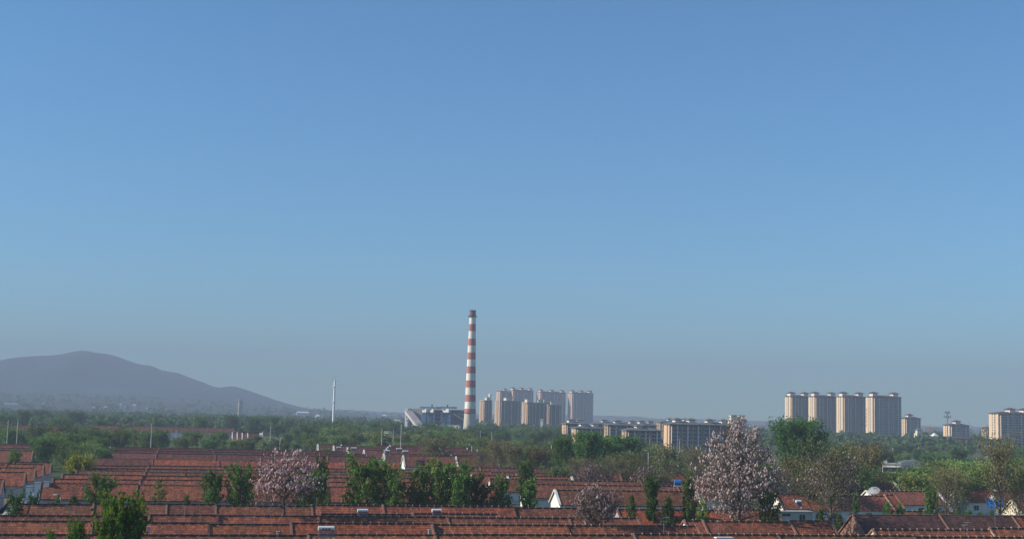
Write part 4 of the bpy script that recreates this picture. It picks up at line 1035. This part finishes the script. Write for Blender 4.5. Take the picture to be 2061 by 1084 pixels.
# ------------------------------------------------------------------ solar water heaters on the ridges
def heater(px, py, d, label, wid=2.0, letters=True, rz=A, group='solar water heaters on the roofs'):
    X, Y, Z = on_y(px, py, d)
    o = thing('solar_heater', label, 'solar water heater', (X, Y, Z), rz, group)
    b = MB(); b.tube((-wid / 2, 0, 0), (wid / 2, 0, 0), .30, k=16); b.build('tank', M_WPAINT, o)
    b = MB()
    for i in range(14):
        x = -wid / 2 + .12 + i * (wid - .24) / 13; b.tube((x, -.15, -.15), (x, -1.3, -1.0), .05, k=5)
    q = b.build('collector_tubes', M_TUBE, o); q['kind'] = 'stuff'
    b = MB(); b.box(-wid / 2, wid / 2, -1.4, -1.3, -1.08, -.96); b.build('lower_rail', M_STEEL, o)
    for x in (-wid / 2 + .1, wid / 2 - .1):
        b = MB(); b.tube((x, 0, -.25), (x, .25, -1.3), .035, k=5); b.tube((x, 0, -.25), (x, -1.35, -1.05), .03, k=5); b.build('stand', M_STEEL, o)
    b = MB(); b.tube((wid / 2 - .25, -.2, -.3), (wid / 2 - .1, -.5, -1.6), .05, k=6); b.build('pipe', M_WPAINT, o)
    if letters:
        b = MB()
        for g_ in range(3):
            x = (g_ - 1) * .42
            for (xa, xb, za, zb) in ((-.14, .14, .0, .04), (-.025, .025, -.16, .1), (-.12, -.06, -.16, -.04), (.06, .12, -.16, -.04), (-.1, .1, -.18, -.14)):
                b.box(x + xa, x + xb, -.315, -.285, za, zb)
        b.build('lettering', M_LETTER, o)
    return o
heater(656.5, 1062, 189, 'largest solar heater tank, near the bottom edge left of centre', 2.2)
heater(730, 1026.5, 236, 'solar heater tank left of the pair on the fourth row roof', 1.8, letters=False)
heater(879, 1026.5, 238, 'solar heater tank with red lettering, right of the pair on the fourth row roof', 1.7)
heater(1607, 1008, 306, 'tilted solar heater on a stand over the grey shed', 1.2, letters=False, rz=A - .1)
heater(712, 901, 560, 'first of the far heaters above the stepped gables', 2.4, letters=False)
heater(682, 899.5, 600, 'flat far heater on the leftmost stepped gable row', 2.0, letters=False)
heater(779, 906.5, 500, 'far heater under the curved lamp', 2.2, letters=False)
heater(803, 902.5, 520, 'far heater left of the tall village pole', 2.0, letters=False)
heater(816, 907.5, 480, 'far heater on top of the largest white gable', 2.0, letters=False)
# white plastic sheet near bottom right
t = t_of(1463, 1077, 6.4)
b = MB(); b.box(-1.4, 1.4, -.5, .5, -.05, .12); q = b.build('skylight_cover', M_WPAINT); q.location = W(s_at(1463, t - 2, 5.6), t - .8, 6.15); q.rotation_euler = (0, 0, A)
tag(q, 'flat white cover lying across a ridge near the bottom edge', 'cover')
# grey shed
ts = t_of(1598, 1028, 3.4); sa = s_at(1563, ts, 3)
sh = thing('grey_shed', 'flat roofed grey shed with a dark slit and one window, before the long red roof', 'shed', W(sa, ts), A)
L = s_at(1636, ts, 3) - sa
b = MB(); b.box(0, L, 0, 3.2, 0, 3.2); b.build('wall', plain('shed_plaster', (.46, .47, .42), noise=.15, scale=.6, streak=True), sh)
b = MB(); b.box(-.3, L + .3, -.3, 3.4, 3.2, 3.4); b.build('roof', M_CONC, sh)
b = MB(); b.box(1.4, 3.4, -.06, .02, 2.3, 2.9); b.build('slit_window', M_GLASS, sh)
b = MB(); b.box(5.6, 7.2, -.08, .02, 1.1, 2.8); f = b.build('window', M_FRAME, sh)
for x in (5.68, 6.44):
    b = MB(); b.box(x, x + .68, -.1, -.07, 1.2, 2.7); b.build('pane', M_GLASS, f)
# rooftop water tank, blue
X, Y, Z = on_y(1364, 966, 330)
bt = thing('blue_tank', 'round blue plastic tank on a roof left of the leafy column', 'tank', (X, Y, max(Z - 1.2, 5)))
b = MB(); b.tube((-.8, 0, .7), (.8, 0, .7), .7, k=18); b.build('tank_body', M_BLUET, bt)
b = MB(); b.box(-.9, .9, -.6, .6, -.3, .05); b.build('cradle', M_CONC, bt)
# satellite dish
X, Y, Z = on_y(1759, 967, 350)
ds = thing('satellite_dish', 'big shallow white dish rising behind the right red roof', 'satellite dish', (X, Y, 0))
b = MB(); n = 24; pts = [(0, 0, 0)]; fs = []
for j in range(1, 6):
    r = 1.5 * j / 5
    for i in range(n): pts.append((r * math.cos(2 * math.pi * i / n), .35 * (r / 2.1) ** 2, r * math.sin(2 * math.pi * i / n)))
for i in range(n): fs.append((0, 1 + i, 1 + (i + 1) % n))
for j in range(4):
    for i in range(n): a = 1 + j * n + i; b2 = 1 + j * n + (i + 1) % n; fs.append((a, a + n, b2 + n, b2))
b.poly(pts, fs); q = b.build('dish', M_GREYW, ds); q.location = (0, 0, Z - 2.3); q.rotation_euler = (math.radians(-52), 0, -.4)
b = MB(); b.tube((0, .6, 0), (0, .3, Z - 1.4), .12, k=8); b.build('stand', M_STEEL, ds)
# blue tarpaulins at right
for px, lab in ((1996, 'left'), (2013, 'right')):
    X, Y, Z = on_y(px, 1004, 290); o = tag(MB().__class__.build((lambda m: (m.poly([(-.9, 0, 0), (.9, 0, 0), (1.0, 1.4, 1.7 if lab == 'right' else .9), (-.9, 1.2, 1.0 if lab == 'right' else 1.8), (-.9, .1, -.05), (.9, .1, -.05), (1.0, 1.5, 1.6 if lab == 'right' else .8), (-.9, 1.3, .9 if lab == 'right' else 1.7)], [(0, 1, 2, 3), (7, 6, 5, 4), (0, 4, 5, 1), (1, 5, 6, 2), (2, 6, 7, 3), (3, 7, 4, 0)]), m)[1])(MB()), 'blue_tarpaulin', M_BLUET), 'bright blue tarpaulin on the white yard roof, %s of two' % lab, 'tarpaulin'); o.location = (X, Y, Z - 1.6)
yw = thing('yard_wall', 'low white yard building under the blue tarpaulins', 'building', W(s_at(1973, 282, 3), 282), A)
L = s_at(2040, 282, 3) - s_at(1973, 282, 3)
b = MB(); b.box(0, L, 0, 3, 0, 3.0); b.build('wall', M_WHITE, yw)
b = MB(); b.box(-.2, L + .2, -.2, 3.2, 3.0, 3.2); b.build('roof', M_BLUET, yw)
for x in (2, 4.2):
    b = MB(); b.box(x, x + .9, -.06, .02, .2, 2.1); b.build('door', M_DOOR, yw)
# lane furniture at the left: white walls, pillars, gate roofs
lane = MB(); lane.poly([tuple(W(s_at(40, 214, 0) - 6, 196, .004)), tuple(W(-31, 196, .004)), tuple(W(-33, 420, .004)), tuple(W(-45, 420, .004))], [(0, 1, 2, 3)])
structure('lane', lane, plain('lane_concrete', (.22, .22, .22), noise=.25, scale=.4))
st = MB(); st.poly([tuple(W(-140, 244, .008)), tuple(W(170, 244, .008)), tuple(W(170, 262, .008)), tuple(W(-140, 262, .008))], [(0, 1, 2, 3)])
structure('street', st, plain('street_concrete', (.25, .25, .24), noise=.2, scale=.4))
for k, (px, pyt, d, wv) in enumerate([(59.5, 977, 262, 1.1), (94.5, 968, 300, 1.0), (76, 970, 283, 1.1)]):
    X, Y, Z = on_y(px, pyt, d); o = thing('gate_pillar', ['tall white gate pillar nearest in the lane', 'white gate pillar farthest along the lane', 'white gate pillar between the other two in the lane'][k], 'pillar', (X, Y, 0), A)
    b = MB(); b.box(-wv / 2, wv / 2, -wv / 2, wv / 2, 0, Z - .2); b.build('shaft', M_WHITE, o)
    b = MB(); b.box(-wv / 2 - .12, wv / 2 + .12, -wv / 2 - .12, wv / 2 + .12, Z - .2, Z); b.build('cap', M_CONC, o)
for k, (sa, sb, ta, tb_, hh) in enumerate([(-51, -46.5, 238, 247, 4.2), (-50.5, -46.5, 262, 276, 3.2), (-50, -46.5, 286, 298, 3.2), (-50, -46.5, 306, 318, 3.2), (-32, -30.6, 262, 296, 3.0)]):
    o = thing('annex_house', ['pale side house with small windows at the left edge of the lane', 'white flat annex, second along the lane', 'white flat annex, third along the lane', 'white flat annex, farthest along the lane', 'long white yard wall on the right of the lane'][k], 'house' if k < 4 else 'wall', W((sa + sb) / 2, (ta + tb_) / 2), A)
    b = MB(); b.box(-(sb - sa) / 2, (sb - sa) / 2, -(tb_ - ta) / 2, (tb_ - ta) / 2, 0, hh); b.build('wall', M_WHITE, o)
    b = MB(); b.box(-(sb - sa) / 2 - .2, (sb - sa) / 2 + .2, -(tb_ - ta) / 2 - .2, (tb_ - ta) / 2 + .2, hh, hh + .18); b.build('roof', M_CONC, o)
    if k < 4:
        for i in range(3):
            y = (i - 1) * 2.2; b = MB(); b.box((sb - sa) / 2 - .02, (sb - sa) / 2 + .05, y - .4, y + .4, hh * .35, hh * .7); b.build('window', M_GLASS, o)
# yard walls seen under the eaves of the first row beyond the street
for k, (pa, pb) in enumerate([(75, 178), (290, 430), (640, 688), (700, 860)]):
    t = 288; sa, sb = s_at(pa, t, 2.5), s_at(pb, t, 2.5)
    b = MB(); b.box(-(sb - sa) / 2, (sb - sa) / 2, -.15, .15, 0, 2.5); b.box(-(sb - sa) / 2 - .05, (sb - sa) / 2 + .05, -.25, .25, 2.5, 2.62); q = b.build('yard_wall', M_CONC if k % 2 else M_WHITE)
    q.location = W((sa + sb) / 2, t); q.rotation_euler = (0, 0, A); tag(q, 'low pale yard wall under the first eaves beyond the street, %s from the left' % ORD[k], 'wall')
# small chimneys on roofs
for k, (px, py, tpx) in enumerate([(300, 1050, 1), (865, 1056, 1), (634, 945, 0), (1040, 948, 0), (170, 974, 0), (560, 1060, 1), (1180, 1040, 1), (720, 1075, 1)]):
    z = 6.9; x, y = on_z(px, py, z)
    b = MB(); b.box(-.2, .2, -.2, .2, -1.6, -.7); b.box(-.26, .26, -.26, .26, -.7, -.6); q = b.build('roof_chimney', M_CONC); q.location = (x, y, z); q.rotation_euler = (0, 0, A)
    tag(q, 'small square chimney stub on the tiled roofs', 'chimney', 'small chimney stubs on the roofs')
for k in range(34):
    px = rnd.uniform(20, 2040); py = rnd.choice([1022, 1041, 1055, 1074, 975, 964, 956]) if px < 1050 else rnd.choice([1022, 1043, 1057, 1076])
    z = 6.2; x, y = on_z(px, py, z); o = thing('roof_aerial', 'thin television aerial on a roof, near %s' % spot(px), 'aerial', (x, y, z), rnd.uniform(-.6, 1), 'television aerials on the roofs')
    hh = rnd.uniform(1.2, 2.4); b = MB(); b.tube((0, 0, -.3), (rnd.uniform(-.1, .1), 0, hh), .035, k=5); b.build('aerial_pole', M_STEEL, o)
    b = MB(); b.tube((-.6, 0, hh - .1), (.6, 0, hh - .1), .025, k=4)
    for q in range(5): b.tube((-.5 + q * .25, -.3, hh - .1), (-.5 + q * .25, .3, hh - .1), .02, k=4)
    b.build('aerial_rods', M_STEEL, o)
# overhead cables at the left
def cable(px0, py0, d0, px1, py1, d1, sag, label):
    p = Vector(on_y(px0, py0, d0)); q = Vector(on_y(px1, py1, d1)); b = MB(); n = 14; prev = p
    for i in range(1, n + 1):
        u = i / n; c = p.lerp(q, u) - Vector((0, 0, sag * 4 * u * (1 - u))); b.tube(prev, c, .05, k=4, caps=False); prev = c
    o = b.build('overhead_cable', M_WIRE); tag(o, label, 'cable')
cable(-60, 852, 600, 170, 861, 700, 1.2, 'upper overhead cable crossing the far left barns')
cable(-60, 838, 600, 36.5, 846, 620, .6, 'short overhead cable running to the second left pole')
cable(36.5, 847, 620, 306, 868, 620, 1.0, 'long overhead cable from the second left pole to the right')
cable(-10, 983, 240, 70, 967, 280, .8, 'sagging cable over the lane from the left edge')
cable(-10, 1000, 236, 420, 1004, 262, .6, 'thin cable low in front of the first roof beyond the street, left half')
cable(420, 1004, 262, 1100, 1006, 262, .8, 'thin cable low in front of the first roof beyond the street, right half')

# ------------------------------------------------------------------ haze
hz = MB(); hz.box(-5400, 5400, -900, 8850, -1.5, 400)
HZ = hz.build('haze', None); HZ['kind'] = 'stuff'
m, t = newmat('haze_air'); out = N(t, 'ShaderNodeOutputMaterial'); pv = N(t, 'ShaderNodeVolumePrincipled')
pv.inputs['Density'].default_value = 2.2e-4; pv.inputs['Color'].default_value = (.40, .483, .605, 1); pv.inputs['Anisotropy'].default_value = .0
t.links.new(pv.outputs[0], out.inputs['Volume']); HZ.data.materials.append(m)
print('houses', HOUSES, 'belt', belt_n, 'polys', sum(len(me.polygons) for me in bpy.data.meshes), 'objects', len(bpy.data.objects))
# ------------------------------------------------------------------ labels that two or three look-alikes would share get their order from the left
def col_px(o):
    p = o.matrix_basis.translation - Vector((0, 0, CAM_H)); return CX + FPX * p.dot(R) / p.dot(F)
same = {}
for o in bpy.data.objects:
    if o.parent is None and o.get('label'): same.setdefault(o['label'], []).append(o)
for lab_, os_ in same.items():
    if len(os_) < 2: continue
    os_.sort(key=col_px); n = len(os_)
    for i, o in enumerate(os_):
        wd_ = 'left' if i == 0 else 'right' if i == n - 1 else 'middle' if n == 3 else ORD[i]
        o['label'] = '%s, the %s one' % (lab_, wd_) if len(lab_.split()) <= 12 else '%s, %s' % (lab_, wd_)
